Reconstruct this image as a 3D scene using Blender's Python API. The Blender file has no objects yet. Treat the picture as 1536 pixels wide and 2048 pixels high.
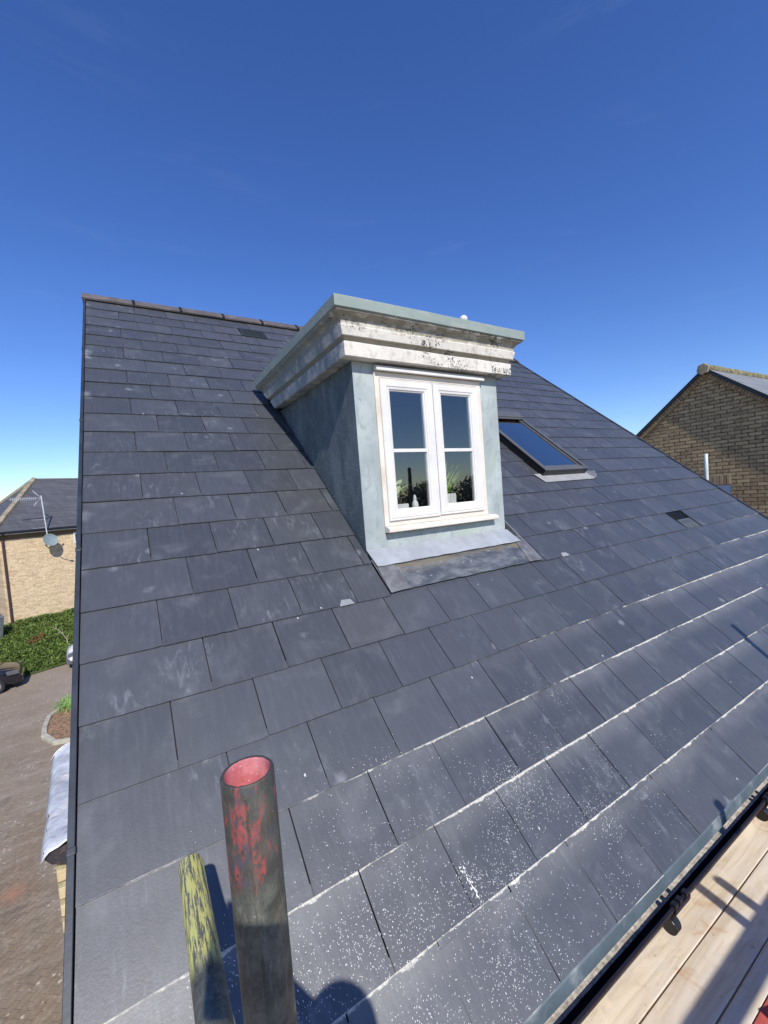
import bpy, bmesh, math, random
from mathutils import Vector, Matrix, noise
random.seed(7)
PI=math.pi; rad=math.radians
sc=bpy.context.scene

# ------------------------------------------------------------------ camera, sky, sun
cam=bpy.data.cameras.new('camera'); camo=bpy.data.objects.new('camera',cam); sc.collection.objects.link(camo)
Rt=Vector((0.845261,-0.528989,-0.075526)); Dn=Vector((-0.089421,-0.000682,-0.995994)); Fw=Vector((0.526818,0.848628,-0.047879))
CAM=Vector((0.24766,-1.00129,1.34032))
camo.matrix_world=Matrix(((Rt.x,-Dn.x,-Fw.x,CAM.x),(Rt.y,-Dn.y,-Fw.y,CAM.y),(Rt.z,-Dn.z,-Fw.z,CAM.z),(0,0,0,1)))
cam.sensor_fit='HORIZONTAL'; cam.sensor_width=36; cam.lens=839.875/1536*36
cam.shift_x=-22.83/1536; cam.shift_y=5.32/1536
cam.clip_start=0.02; cam.clip_end=800
sc.camera=camo
SUN=Vector((-0.17,-1.13,1.0)).normalized()
elev=math.asin(SUN.z)
w=bpy.data.worlds.new('World'); sc.world=w; w.use_nodes=True
wn=w.node_tree.nodes; wl=w.node_tree.links
bg=wn['Background']
sky=wn.new('ShaderNodeTexSky'); sky.sky_type='NISHITA'; sky.sun_disc=False
sky.sun_elevation=elev; sky.sun_rotation=PI+math.atan2(0.17,1.13)
sky.altitude=0; sky.air_density=1.0; sky.dust_density=0.15; sky.ozone_density=6.0
hs=wn.new('ShaderNodeHueSaturation'); hs.inputs['Saturation'].default_value=1.16; hs.inputs['Hue'].default_value=.515; hs.inputs['Value'].default_value=1.72; wl.new(sky.outputs[0],hs.inputs['Color']); 
tcw=wn.new('ShaderNodeTexCoord'); mpw=wn.new('ShaderNodeMapping'); mpw.inputs['Scale'].default_value=(1.2,1.2,7.0); wl.new(tcw.outputs['Generated'],mpw.inputs[0])
nzw=wn.new('ShaderNodeTexNoise'); nzw.inputs['Scale'].default_value=3.2; nzw.inputs['Detail'].default_value=7; nzw.inputs['Roughness'].default_value=.6; nzw.inputs['Distortion'].default_value=.5; wl.new(mpw.outputs[0],nzw.inputs['Vector'])
mrw=wn.new('ShaderNodeMapRange'); mrw.interpolation_type='SMOOTHSTEP'; mrw.inputs[1].default_value=.55; mrw.inputs[2].default_value=.85; mrw.inputs[3].default_value=0; mrw.inputs[4].default_value=.035; wl.new(nzw.outputs['Fac'],mrw.inputs[0])
mxw=wn.new('ShaderNodeMix'); mxw.data_type='RGBA'; wl.new(mrw.outputs[0],mxw.inputs[0]); wl.new(hs.outputs[0],mxw.inputs[6]); mxw.inputs[7].default_value=(7.5,8.6,10.0,1)
wl.new(mxw.outputs[2],bg.inputs[0]); bg.inputs[1].default_value=0.092
sun=bpy.data.lights.new('sun','SUN'); sun.energy=4.7; sun.angle=rad(0.53); sun.color=(1,0.955,0.89)
suno=bpy.data.objects.new('sun',sun); sc.collection.objects.link(suno)
suno.rotation_euler=SUN.to_track_quat('Z','Y').to_euler(); suno.location=(-3,-8,12)
vs=sc.view_settings; vs.view_transform='Standard'; vs.look='None'; vs.exposure=0.08; vs.gamma=1
try: vs.use_curve_mapping=False
except Exception: pass

# ------------------------------------------------------------------ object helpers
C=sc.collection
WM={}
def tag(o,label=None,cat=None,group=None,kind=None):
    if label: o['label']=label
    if cat: o['category']=cat
    if group: o['group']=group
    if kind: o['kind']=kind
    return o
def place(o,M,parent):
    C.objects.link(o)
    if parent is not None:
        o.parent=parent; o.matrix_parent_inverse=WM[parent.name].inverted()
    o.matrix_basis=M; WM[o.name]=M.copy()
def thing(name,label,cat,loc,group=None):
    o=bpy.data.objects.new(name,None); o.empty_display_size=.2
    place(o,Matrix.Translation(loc),None); return tag(o,label,cat,group)
class MB:
    def __init__(s): s.v=[]; s.f=[]; s.m=[]; s.a=[]; s.cur=0; s.t=0.5
    def add(s,vs,fs):
        b=len(s.v); s.v+= [tuple(p) for p in vs]; s.a+=[s.t]*len(vs)
        for f in fs: s.f.append([b+i for i in f]); s.m.append(s.cur)
        return s
    def box(s,x0,x1,y0,y1,z0,z1):
        return s.add([(x0,y0,z0),(x1,y0,z0),(x1,y1,z0),(x0,y1,z0),(x0,y0,z1),(x1,y0,z1),(x1,y1,z1),(x0,y1,z1)],
          [(0,3,2,1),(4,5,6,7),(0,1,5,4),(1,2,6,5),(2,3,7,6),(3,0,4,7)])
    def quad(s,a,b,c,d): return s.add([a,b,c,d],[(0,1,2,3)])
    def prism(s,poly,d):   # poly list of 3-D points, extruded by vector d
        n=len(poly); d=Vector(d); P=[Vector(p) for p in poly]; Q=[p+d for p in P]
        return s.add(P+Q,[tuple(range(n))[::-1],tuple(range(n,2*n))]+[(i,(i+1)%n,n+(i+1)%n,n+i) for i in range(n)])
    def tube(s,a,b,r,n=20,r2=None,cap0=True,cap1=True):
        a=Vector(a);b=Vector(b);r2=r if r2 is None else r2
        d=(b-a).normalized(); u=d.orthogonal().normalized(); w_=d.cross(u)
        vs=[]
        for (c,rr) in ((a,r),(b,r2)):
            for i in range(n):
                t=2*PI*i/n; vs.append(c+(u*math.cos(t)+w_*math.sin(t))*rr)
        fs=[(i,(i+1)%n,n+(i+1)%n,n+i) for i in range(n)]
        if cap0: fs.append(tuple(range(n))[::-1])
        if cap1: fs.append(tuple(range(n,2*n)))
        return s.add(vs,fs)
    def loft(s,rings,closed=True,cap=True):
        n=len(rings[0]); vs=[p for r in rings for p in r]; fs=[]
        for k in range(len(rings)-1):
            for i in range(n if closed else n-1):
                j=(i+1)%n; fs.append((k*n+i,k*n+j,(k+1)*n+j,(k+1)*n+i))
        if cap: fs.append(tuple(range(n))[::-1]); fs.append(tuple((len(rings)-1)*n+i for i in range(n)))
        return s.add(vs,fs)
    def pipe(s,pts,r,n=10):
        pts=[Vector(p) for p in pts]; rings=[]
        for k,p in enumerate(pts):
            d=(pts[min(k+1,len(pts)-1)]-pts[max(k-1,0)]).normalized(); 
            u=d.cross(Vector((0.3,0.2,1))).normalized(); w_=d.cross(u)
            rr=r[k] if isinstance(r,(list,tuple)) else r
            rings.append([p+(u*math.cos(2*PI*i/n)+w_*math.sin(2*PI*i/n))*rr for i in range(n)])
        return s.loft(rings)
    def build(s,name,mats,parent=None,M=None,smooth=False,bevel=0,seg=2,world=True,recalc=True):
        """vertices are given in world space when M is None and world, else in the space of M"""
        me=bpy.data.meshes.new(name)
        if M is None: M=Matrix.Identity(4)
        me.from_pydata(s.v,[],s.f); 
        if not isinstance(mats,(list,tuple)): mats=[mats]
        for m in mats: me.materials.append(m)
        me.polygons.foreach_set('material_index',s.m)
        at=me.attributes.new('tint','FLOAT','POINT'); at.data.foreach_set('value',s.a)
        if recalc:
            bm=bmesh.new(); bm.from_mesh(me); bmesh.ops.recalc_face_normals(bm,faces=bm.faces); bm.to_mesh(me); bm.free()
        me.update()
        if smooth:
            me.polygons.foreach_set('use_smooth',[True]*len(me.polygons))
            try: me.set_sharp_from_angle(angle=rad(40))
            except Exception: pass
        o=bpy.data.objects.new(name,me); place(o,M,parent)
        if bevel>0:
            b=o.modifiers.new('bevel','BEVEL'); b.width=bevel; b.segments=seg; b.limit_method='ANGLE'; b.angle_limit=rad(35)
        return o

# ------------------------------------------------------------------ material helpers
class NT:
    def __init__(s,name):
        s.m=bpy.data.materials.new(name); s.m.use_nodes=True; s.t=s.m.node_tree; s.n=s.t.nodes; s.l=s.t.links
        s.b=s.n['Principled BSDF']; s.out=s.n['Material Output']
        s.tc=s.n.new('ShaderNodeTexCoord'); s.obj=s.tc.outputs['Object']
    def link(s,a,b): s.l.new(a,b)
    def val(s,x,sock):
        if isinstance(x,(int,float)): sock.default_value=x
        elif isinstance(x,(tuple,list)): sock.default_value=tuple(x)+((1,) if len(x)==3 and len(sock.default_value)==4 else ())
        else: s.link(x,sock)
    def math(s,op,a,b=0.0,c=None,clamp=False):
        n=s.n.new('ShaderNodeMath'); n.operation=op; n.use_clamp=clamp
        s.val(a,n.inputs[0]); s.val(b,n.inputs[1])
        if c is not None: s.val(c,n.inputs[2])
        return n.outputs[0]
    def sep(s,v):
        n=s.n.new('ShaderNodeSeparateXYZ'); s.link(v,n.inputs[0]); return n.outputs
    def comb(s,x,y,z):
        n=s.n.new('ShaderNodeCombineXYZ')
        for i,q in enumerate((x,y,z)): s.val(q,n.inputs[i])
        return n.outputs[0]
    def scale(s,v,sx,sy,sz,loc=(0,0,0)):
        n=s.n.new('ShaderNodeMapping'); s.link(v,n.inputs[0]); n.inputs['Scale'].default_value=(sx,sy,sz); n.inputs['Location'].default_value=loc; return n.outputs[0]
    def noise(s,scale,detail=4,rough=.55,v=None,dist=0):
        n=s.n.new('ShaderNodeTexNoise'); n.inputs['Scale'].default_value=scale; n.inputs['Detail'].default_value=detail
        n.inputs['Roughness'].default_value=rough; n.inputs['Distortion'].default_value=dist
        s.link(v if v is not None else s.obj,n.inputs['Vector']); return n.outputs['Fac']
    def vor(s,scale,v=None,feature='F1',rnd=1.0):
        n=s.n.new('ShaderNodeTexVoronoi'); n.feature=feature; n.inputs['Scale'].default_value=scale; n.inputs['Randomness'].default_value=rnd
        s.link(v if v is not None else s.obj,n.inputs['Vector']); return n
    def ramp(s,f,stops,interp='LINEAR'):
        n=s.n.new('ShaderNodeValToRGB'); n.color_ramp.interpolation=interp; e=n.color_ramp.elements
        while len(e)<len(stops): e.new(0.5)
        for i,(p,c) in enumerate(stops):
            e[i].position=p; e[i].color=(c,c,c,1) if isinstance(c,(int,float)) else tuple(c)+(1,)
        s.link(f,n.inputs[0]); return n.outputs[0]
    def step(s,f,a,b):   # smooth 0..1 between a and b
        n=s.n.new('ShaderNodeMapRange'); n.clamp=True; n.interpolation_type='SMOOTHSTEP'
        s.link(f,n.inputs[0]); n.inputs[1].default_value=a; n.inputs[2].default_value=b; n.inputs[3].default_value=0; n.inputs[4].default_value=1; return n.outputs[0]
    def mix(s,f,a,b,mode='MIX'):
        n=s.n.new('ShaderNodeMix'); n.data_type='RGBA'; n.blend_type=mode; n.clamp_factor=True
        s.val(f,n.inputs[0]); s.val(a,n.inputs[6]); s.val(b,n.inputs[7]); return n.outputs[2]
    def attr(s,name='tint'):
        n=s.n.new('ShaderNodeAttribute'); n.attribute_name=name; return n.outputs['Fac']
    def bump(s,h,strength=.3,dist=.01,prev=None):
        n=s.n.new('ShaderNodeBump'); n.inputs['Strength'].default_value=strength; n.inputs['Distance'].default_value=dist
        s.link(h,n.inputs['Height'])
        if prev is not None: s.link(prev,n.inputs['Normal'])
        return n.outputs[0]
    def fin(s,col,rough=.6,metal=0,normal=None,spec=.5,**k):
        s.val(col,s.b.inputs['Base Color']); s.val(rough,s.b.inputs['Roughness']); s.val(metal,s.b.inputs['Metallic'])
        s.b.inputs['Specular IOR Level'].default_value=spec
        if normal is not None: s.link(normal,s.b.inputs['Normal'])
        for kk,v in k.items(): s.val(v,s.b.inputs[kk.replace('_',' ')])
        return s.m

def m_plain(name,col,rough=.6,metal=0,var=.12,scale=9,bump=.15,bd=.004,spec=.5,dirt=None):
    t=NT(name); n=t.noise(scale,5); n2=t.noise(scale*6,3)
    c=t.mix(t.step(n,.3,.72),tuple(x*(1-var) for x in col),tuple(min(1,x*(1+var)) for x in col))
    if dirt: c=t.mix(t.math('MULTIPLY',t.step(t.noise(scale*.6,6,.65),.5,.75),.7),c,dirt)
    return t.fin(c,t.math('ADD',t.math('MULTIPLY',n2,.2),rough-.1),metal,t.bump(n2,bump,bd),spec)

# ---- slate (object space: x along the eaves, y up the slope)
def slate_mat():
    t=NT('slate'); X,Y,Z=t.sep(t.obj)
    tint=t.attr()
    base=t.mix(t.step(tint,0,1),(.042,.0465,.0545),(.056,.061,.070)); t7=t.math('FRACT',t.math('MULTIPLY',tint,7.31)); base=t.mix(t.math('MULTIPLY',t.math('GREATER_THAN',t7,.82),.30),base,(.058,.056,.059))
    grain=t.noise(1,4,.6,t.scale(t.obj,55,7,10))
    base=t.mix(t.math('MULTIPLY',t.step(grain,.4,.75),.16),base,(.125,.135,.155))
    off=t.comb(t.math('MULTIPLY',tint,37.0),t.math('MULTIPLY',tint,11.0),0.0)
    vv=t.n.new('ShaderNodeVectorMath'); vv.operation='ADD'; t.link(t.obj,vv.inputs[0]); t.link(off,vv.inputs[1]); vo=vv.outputs[0]
    cloud=t.noise(5.5,6,.62,vo,.6)
    base=t.mix(t.math('MULTIPLY',t.step(cloud,.50,.76),.40),base,(.125,.135,.145))
    brown=t.noise(2.2,3,.5,vo)
    base=t.mix(t.math('MULTIPLY',t.step(brown,.5,.75),.25),base,(.062,.058,.060))
    # smears: wiped patches and finger marks of dried dust, each slate its own
    rub=t.noise(1,5,.68,t.scale(vo,26,9,5),1.1); area=t.step(t.noise(2.9,3,.5,vo),.49,.66)
    base=t.mix(t.math('MULTIPLY',t.math('MULTIPLY',t.step(rub,.50,.76),area),.36),base,(.31,.33,.35))
    bl=t.vor(7.5,vo); blob=t.math('MULTIPLY',t.math('GREATER_THAN',t.sep(bl.outputs['Color'])[0],.90),t.math('SUBTRACT',1,t.step(t.math('ADD',bl.outputs['Distance'],t.math('MULTIPLY',t.noise(30,4,.6),.35)),.22,.42)))
    base=t.mix(t.math('MULTIPLY',blob,.30),base,(.38,.39,.41))
    edge=t.math('MULTIPLY',t.math('SUBTRACT',1,t.step(t.math('ADD',X,t.math('MULTIPLY',t.noise(11,5,.7),-.16)),-.055,.0)),t.step(t.noise(1,2,.5,t.scale(t.obj,1,2.2,1)),.56,.68))
    base=t.mix(t.math('MULTIPLY',edge,.4),base,(.42,.45,.47))
    # mineral dust left along the course lines
    fr=t.math('FRACT',t.math('DIVIDE',t.math('ADD',Y,10.0),.25))
    ragged=t.noise(1,6,.7,t.scale(t.obj,60,90,10)); low=t.noise(2.4,4,.6)
    # wide part towards the eaves and the right
    reg=t.math('DIVIDE',t.math('SUBTRACT',t.math('ADD',t.math('MULTIPLY',X,.13),.60),Y),.40,clamp=True)
    reg2=t.math('MULTIPLY',reg,t.step(low,.30,.55))
    reg3=t.math('MAXIMUM',reg2,t.math('MULTIPLY',t.step(low,.66,.76),.25)); reg3=t.math('MULTIPLY',reg3,t.math('ADD',.35,t.math('MULTIPLY',t.step(t.noise(7,4,.65),.34,.6),.75)),clamp=True)
    lump=t.step(t.noise(1,4,.7,t.scale(t.obj,14,3,1)),.36,.62); wd=t.math('MULTIPLY',reg3,t.math('MULTIPLY',t.math('ADD',t.math('MULTIPLY',ragged,.085),.006),t.math('ADD',.60,t.math('MULTIPLY',lump,.42))))
    m=t.step(t.math('SUBTRACT',fr,t.math('SUBTRACT',.997,wd)),0.0,.018)
    m=t.math('MULTIPLY',m,t.step(reg3,.06,.4))
    base=t.mix(t.math('MULTIPLY',m,t.math('ADD',.45,t.math('MULTIPLY',t.step(t.noise(90,4,.7),.35,.6),.5))),base,(.62,.60,.53)); run=t.math('MULTIPLY',t.step(t.noise(1,4,.65,t.scale(t.obj,70,3.5,1)),.58,.74),t.math('MULTIPLY',t.step(fr,.62,1.0),reg2)); base=t.mix(t.math('MULTIPLY',run,.30),base,(.50,.49,.45))
    # light haze of dust below the lines
    hz=t.math('MULTIPLY',t.step(fr,.55,1.0),t.math('MULTIPLY',reg2,.16))
    base=t.mix(hz,base,(.45,.44,.40))
    # small pale specks everywhere
    sp=t.vor(16,t.scale(t.obj,1,.6,1)); spm=t.math('MULTIPLY',t.math('LESS_THAN',sp.outputs['Distance'],.055),t.math('GREATER_THAN',t.sep(sp.outputs['Color'])[0],.86))
    base=t.mix(t.math('MULTIPLY',spm,.8),base,(.6,.6,.58))
    fine=t.noise(150,3,.6)
    nb=t.bump(fine,.22,.0012); nb=t.bump(t.noise(1,6,.62,t.scale(t.obj,34,13,10)),.13,.004,nb)
    ro=t.math('ADD',.37,t.math('ADD',t.math('MULTIPLY',cloud,.16),t.math('MULTIPLY',m,.4)),clamp=True)
    return t.fin(base,ro,0,nb,.85)
M_slate=slate_mat()
M_under=m_plain('underlay',(.018,.019,.022),.8)

def render_mat():
    t=NT('sage_render'); big=t.noise(3.2,5,.6,None,.5); fine=t.noise(60,4,.6)
    c=t.mix(t.step(big,.38,.68),(.305,.345,.335),(.42,.465,.45))
    sm=t.noise(1,5,.6,t.scale(t.obj,14,14,6),1.6); c=t.mix(t.math('MULTIPLY',t.step(sm,.53,.70),.6),c,(.23,.275,.275))
    g=t.noise(2.3,4,.5,t.scale(t.obj,1,1,1,(4,2,7))); c=t.mix(t.math('MULTIPLY',t.step(g,.52,.68),.5),c,(.38,.45,.36))
    X,Y,Z=t.sep(t.obj)
    # cheeks: their shade painted in as darker blue-grey, with weathered streaks running down
    ck=t.step(Y,1.2315,1.236)
    st=t.noise(1,5,.6,t.scale(t.obj,6,7,3),.3)
    cc=t.mix(t.step(st,.35,.7),(.085,.113,.12),(.160,.19,.195)); 
    cr=t.noise(1,3,.6,t.scale(t.obj,10,16,90),.6); cc=t.mix(t.math('MULTIPLY',t.step(cr,.5,.7),.22),cc,(.36,.40,.39)); dn2=t.noise(1,5,.65,t.scale(t.obj,9,9,5,(2,2,2))); cc=t.mix(t.math('MULTIPLY',t.step(dn2,.56,.68),.5),cc,(.075,.10,.12))
    c=t.mix(ck,c,cc)
    cr2=t.noise(4.0,3,.55,None,1.2); hair=t.math('SUBTRACT',1,t.math('MULTIPLY',t.math('ABSOLUTE',t.math('SUBTRACT',cr2,.5)),160),clamp=True)
    c=t.mix(t.math('MULTIPLY',hair,t.math('MULTIPLY',t.step(t.noise(3.5,2),.5,.6),.55)),c,(.10,.13,.13))
    nb=t.bump(fine,.25,.002); nb=t.bump(sm,.35,.004,nb)
    return t.fin(c,.7,0,nb,.3)
M_render=render_mat()

def cornice_mat(name,cream,green,capm=False):
    t=NT(name); X,Y,Z=t.sep(t.obj)
    big=t.noise(4,5,.6); c=t.mix(t.step(big,.35,.7),tuple(x*.88 for x in cream),cream)
    gr=t.noise(1,6,.68,t.scale(t.obj,7,7,16)); c=t.mix(t.math('MULTIPLY',t.step(gr,.50,.72),.5),c,(.42,.39,.34))
    if not capm:
        # moss and grime sitting on the ogee below the cap
        zone=t.math('MULTIPLY',t.step(Z,2.300,2.325),t.math('SUBTRACT',1,t.step(Z,2.372,2.378)))
        zone=t.math('MULTIPLY',zone,t.step(t.noise(1,5,.6,t.scale(t.obj,9,9,30)),.30,.55))
        c=t.mix(t.math('MULTIPLY',zone,.78),c,(.19,.175,.115))
        rec=t.math('MULTIPLY',t.step(Z,2.222,2.228),t.math('SUBTRACT',1,t.step(Z,2.248,2.254)))
        c=t.mix(t.math('MULTIPLY',rec,.72),c,(.22,.19,.13))  # recess between the bands darkened brown, its underside shading put into the colour
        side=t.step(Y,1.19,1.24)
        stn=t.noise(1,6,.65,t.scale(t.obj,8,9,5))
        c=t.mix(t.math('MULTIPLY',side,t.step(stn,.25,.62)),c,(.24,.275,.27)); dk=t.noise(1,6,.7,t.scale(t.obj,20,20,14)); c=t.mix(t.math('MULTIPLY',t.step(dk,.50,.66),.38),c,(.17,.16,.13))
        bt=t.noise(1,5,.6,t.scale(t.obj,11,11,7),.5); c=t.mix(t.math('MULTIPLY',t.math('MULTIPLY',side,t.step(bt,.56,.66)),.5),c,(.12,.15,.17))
    # lichen: black dots, denser towards the right of the front
    den=t.step(X,1.55,2.45)
    cl=t.noise(5.5,5,.65); spt=t.noise(1,5,.72,t.scale(t.obj,72,72,62)); sides=t.step(Y,1.19,1.24)
    low=t.math('SUBTRACT',.735,t.math('MULTIPLY',t.math('MULTIPLY',t.step(cl,.36,.62),t.math('ADD',.72,t.math('MULTIPLY',den,.55))),.235 if not capm else .03))
    low=t.math('ADD',low,t.math('MULTIPLY',t.math('SUBTRACT',1,t.step(Z,2.225,2.262)),.055 if not capm else 0.0)); d=t.math('MULTIPLY',t.step(t.math('SUBTRACT',spt,low),-.01,.025),t.math('SUBTRACT',1,t.math('MULTIPLY',sides,.6)))
    c=t.mix(t.math('MULTIPLY',d,.9),c,(.045,.042,.032))
    sp2=t.noise(1,4,.7,t.scale(t.obj,110,110,90)); d2=t.math('MULTIPLY',t.step(sp2,.60,.68),t.math('ADD',.25,t.math('MULTIPLY',den,.6)))
    c=t.mix(t.math('MULTIPLY',d2,.45 if not capm else .12),c,(.22,.18,.13))
    drip=t.noise(1,5,.65,t.scale(t.obj,38,38,3.5)); c=t.mix(t.math('MULTIPLY',t.step(drip,.54,.72),.30 if not capm else .22),c,(.22,.22,.19))
    if capm:
        gs=t.noise(1,6,.65,t.scale(t.obj,7,7,12),.8); c=t.mix(t.math('MULTIPLY',t.step(gs,.5,.7),.5),c,green)
        v3=t.vor(22); d3=t.math('MULTIPLY',t.math('LESS_THAN',v3.outputs['Distance'],.12),t.math('GREATER_THAN',t.sep(v3.outputs['Color'])[1],.8)); c=t.mix(d3,c,(.6,.62,.5))
    nb=t.bump(t.noise(70,5,.65),.4,.003); nb=t.bump(d,.6,.004,nb)
    return t.fin(c,.8,0,nb,.25)
M_corn=cornice_mat('cornice_stone',(.72,.68,.60),(.2,.25,.22))
M_cap=cornice_mat('cornice_cap',(.28,.335,.305),(.20,.27,.25),True)

def upvc():
    t=NT('white_plastic'); n=t.noise(5,5,.6); c=t.mix(t.step(n,.35,.75),(.70,.68,.64),(.62,.60,.56))
    g=t.noise(1,6,.7,t.scale(t.obj,8,8,18)); c=t.mix(t.math('MULTIPLY',t.step(g,.60,.80),.5),c,(.45,.42,.36))
    return t.fin(c,.33,0,t.bump(t.noise(90,2),.04,.001),.5)
M_upvc=upvc()
M_frame=m_plain('cream_frame',(.68,.62,.53),.45,0,.07,7,.08,.001,dirt=(.55,.45,.34))
M_lead=m_plain('lead_grey',(.36,.38,.40),.5,.15,.14,8,.4,.006,dirt=(.30,.31,.32))
def lead_dark():
    t=NT('lead_weathered'); n=t.noise(1,6,.7,t.scale(t.obj,7,16,16),.15); c=t.mix(t.step(n,.38,.68),(.055,.065,.08),(.17,.18,.185))
    X,Y,Z=t.sep(t.obj)
    b=t.math('MULTIPLY',t.step(Z,.865,.915),t.step(t.noise(1,4,.6,t.scale(t.obj,5,20,20)),.4,.6)); c=t.mix(b,c,(.17,.145,.10))
    p=t.noise(26,5,.7,None,.1); c=t.mix(t.math('MULTIPLY',t.step(p,.60,.70),.6),c,(.33,.33,.34))
    return t.fin(c,.5,.1,t.bump(n,.5,.006),.5)
M_leadd=lead_dark()
M_leadm=m_plain('lead_patch',(.15,.15,.158),.5,.15,.3,16,.5,.005,dirt=(.12,.11,.11))
M_black=m_plain('black_plastic',(.012,.012,.014),.35,0,.2,12,.1)
M_verge=m_plain('verge_trim',(.028,.034,.045),.45,0,.25,7,.12)
M_silver=m_plain('grey_cap',(.30,.30,.295),.5)
M_tag=m_plain('lead_tag_grey',(.24,.25,.255),.5)
M_tray=m_plain('eaves_tray',(.095,.125,.145),.5,.1,.15,10,.2,.003,dirt=(.35,.38,.38))
M_ridge=m_plain('ridge_clay',(.10,.087,.085),.6,0,.22,8,.35,.004,dirt=(.20,.18,.17))
M_veluxf=m_plain('roof_window_grey',(.13,.13,.125),.4,.3,.08,9,.05,.001)
M_dark=m_plain('dark_inside',(.02,.02,.022),.9)
M_room=m_plain('room_wall',(.17,.17,.18),.9)
M_vent=m_plain('vent_black',(.022,.027,.028),.45)
M_ventg=m_plain('vent_grey',(.07,.08,.08),.5,0,.3,22,.3)

def glass_mat(name,tint,rf=1.0,base=.0,gt=(.86,.92,.97)):
    t=NT(name); t.n.remove(t.b)
    tr=t.n.new('ShaderNodeBsdfTransparent'); tr.inputs[0].default_value=tint+(1,)
    gl=t.n.new('ShaderNodeBsdfGlossy'); gl.inputs['Roughness'].default_value=.012; gl.inputs[0].default_value=gt+(1,)
    wv=t.noise(2.2,2,.5); nb=t.bump(wv,.03,.02); t.link(nb,gl.inputs['Normal'])
    ge=t.n.new('ShaderNodeNewGeometry'); vd=t.n.new('ShaderNodeVectorMath'); vd.operation='DOT_PRODUCT'; t.link(ge.outputs['Normal'],vd.inputs[0]); t.link(ge.outputs['Incoming'],vd.inputs[1])
    c1=t.math('SUBTRACT',1,t.math('ABSOLUTE',vd.outputs['Value']),clamp=True)
    fr=t.math('ADD',.043,t.math('MULTIPLY',t.math('POWER',c1,5.0),.957))
    f=t.math('ADD',t.math('MULTIPLY',fr,rf),base,clamp=True)
    mx=t.n.new('ShaderNodeMixShader'); t.link(f,mx.inputs[0]); t.link(tr.outputs[0],mx.inputs[1]); t.link(gl.outputs[0],mx.inputs[2])
    t.link(mx.outputs[0],t.out.inputs['Surface']); return t.m
M_glass=glass_mat('window_glass',(.84,.87,.87),1.8,.075,(.95,.93,.89))
M_glassr=glass_mat('roof_glass',(.45,.5,.58),2.4,.36,(1,.90,.76))

def brick_mat(name,c1,c2,c3,mortar,axis='YZ',bs=1.0,bumps=.8,mo=.010,var=.5,bias=0.):
    t=NT(name); X,Y,Z=t.sep(t.obj)
    a={'Y':Y,'X':X}[axis[0]]
    v=t.comb(a,Z,0.0)
    b=t.n.new('ShaderNodeTexBrick'); t.link(v,b.inputs['Vector'])
    b.inputs['Scale'].default_value=1.0; b.inputs['Brick Width'].default_value=.225*bs; b.inputs['Row Height'].default_value=.075*bs
    b.inputs['Mortar Size'].default_value=mo*bs*.5; b.inputs['Mortar Smooth'].default_value=.25; b.inputs['Bias'].default_value=bias
    b.inputs['Color1'].default_value=c1+(1,); b.inputs['Color2'].default_value=c2+(1,); b.inputs['Mortar'].default_value=mortar+(1,)
    n=t.noise(11,5,.65); n2=t.noise(45,4,.6); n3=t.noise(1.3,3)
    c=t.mix(t.math('MULTIPLY',t.step(n,.42,.7),var),b.outputs['Color'],c3)
    c=t.mix(t.math('MULTIPLY',t.step(n3,.4,.7),.25),c,tuple(x*.7 for x in c1))
    h=t.math('ADD',t.math('MULTIPLY',t.math('SUBTRACT',1,b.outputs['Fac']),1.0),t.math('MULTIPLY',n2,.25))
    return t.fin(c,.9,0,t.bump(h,bumps,.012),.15)
M_brickR=brick_mat('brown_brick',(.56,.40,.21),(.30,.205,.11),(.62,.48,.29),(.09,.065,.035),'YZ',bs=1.2,bumps=1.0,mo=.018,var=.5)
M_brickV=brick_mat('soldier_brick',(.24,.17,.10),(.19,.13,.08),(.27,.2,.12),(.30,.23,.14),'YZ',bumps=.8)
M_brickL=brick_mat('buff_brick',(.68,.51,.31),(.44,.30,.17),(.80,.67,.45),(.62,.52,.37),'XZ',bumps=.6,var=.75)
M_stone=brick_mat('buff_stone',(.60,.50,.30),(.54,.42,.24),(.70,.62,.42),(.30,.25,.14),'XZ',bs=2.8,bumps=1.0,mo=.03)
M_brickO=brick_mat('own_buff_brick',(.50,.40,.25),(.44,.33,.2),(.6,.5,.33),(.5,.44,.33),'XZ')

def far_roof(name,c,sc_=1.):
    t=NT(name); X,Y,Z=t.sep(t.obj)
    v=t.comb(t.math('ADD',X,t.math('MULTIPLY',Y,.7)),t.math('MULTIPLY',Z,1.6),0.)
    b=t.n.new('ShaderNodeTexBrick'); t.link(v,b.inputs['Vector']); b.inputs['Scale'].default_value=1
    b.inputs['Brick Width'].default_value=.33; b.inputs['Row Height'].default_value=.30; b.inputs['Mortar Size'].default_value=.012; b.inputs['Mortar Smooth'].default_value=.6
    b.inputs['Color1'].default_value=tuple(x*1.1 for x in c)+(1,); b.inputs['Color2'].default_value=tuple(x*.86 for x in c)+(1,); b.inputs['Mortar'].default_value=tuple(x*.42 for x in c)+(1,)
    n=t.noise(1,5,.6,t.scale(t.obj,.6,.6,3)); cc=t.mix(t.math('MULTIPLY',t.step(n,.45,.7),.4),b.outputs['Color'],tuple(x*1.6 for x in c))
    return t.fin(cc,.65,0,t.bump(b.outputs['Fac'],-.5,.02),.4)
M_roofL=far_roof('far_slate',(.085,.085,.095))
M_roofR=far_roof('near_grey_roof',(.20,.21,.21))
M_hip=m_plain('hip_mortar',(.30,.25,.17),.9,0,.3,4,.5,.02,dirt=(.16,.13,.09))
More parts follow.
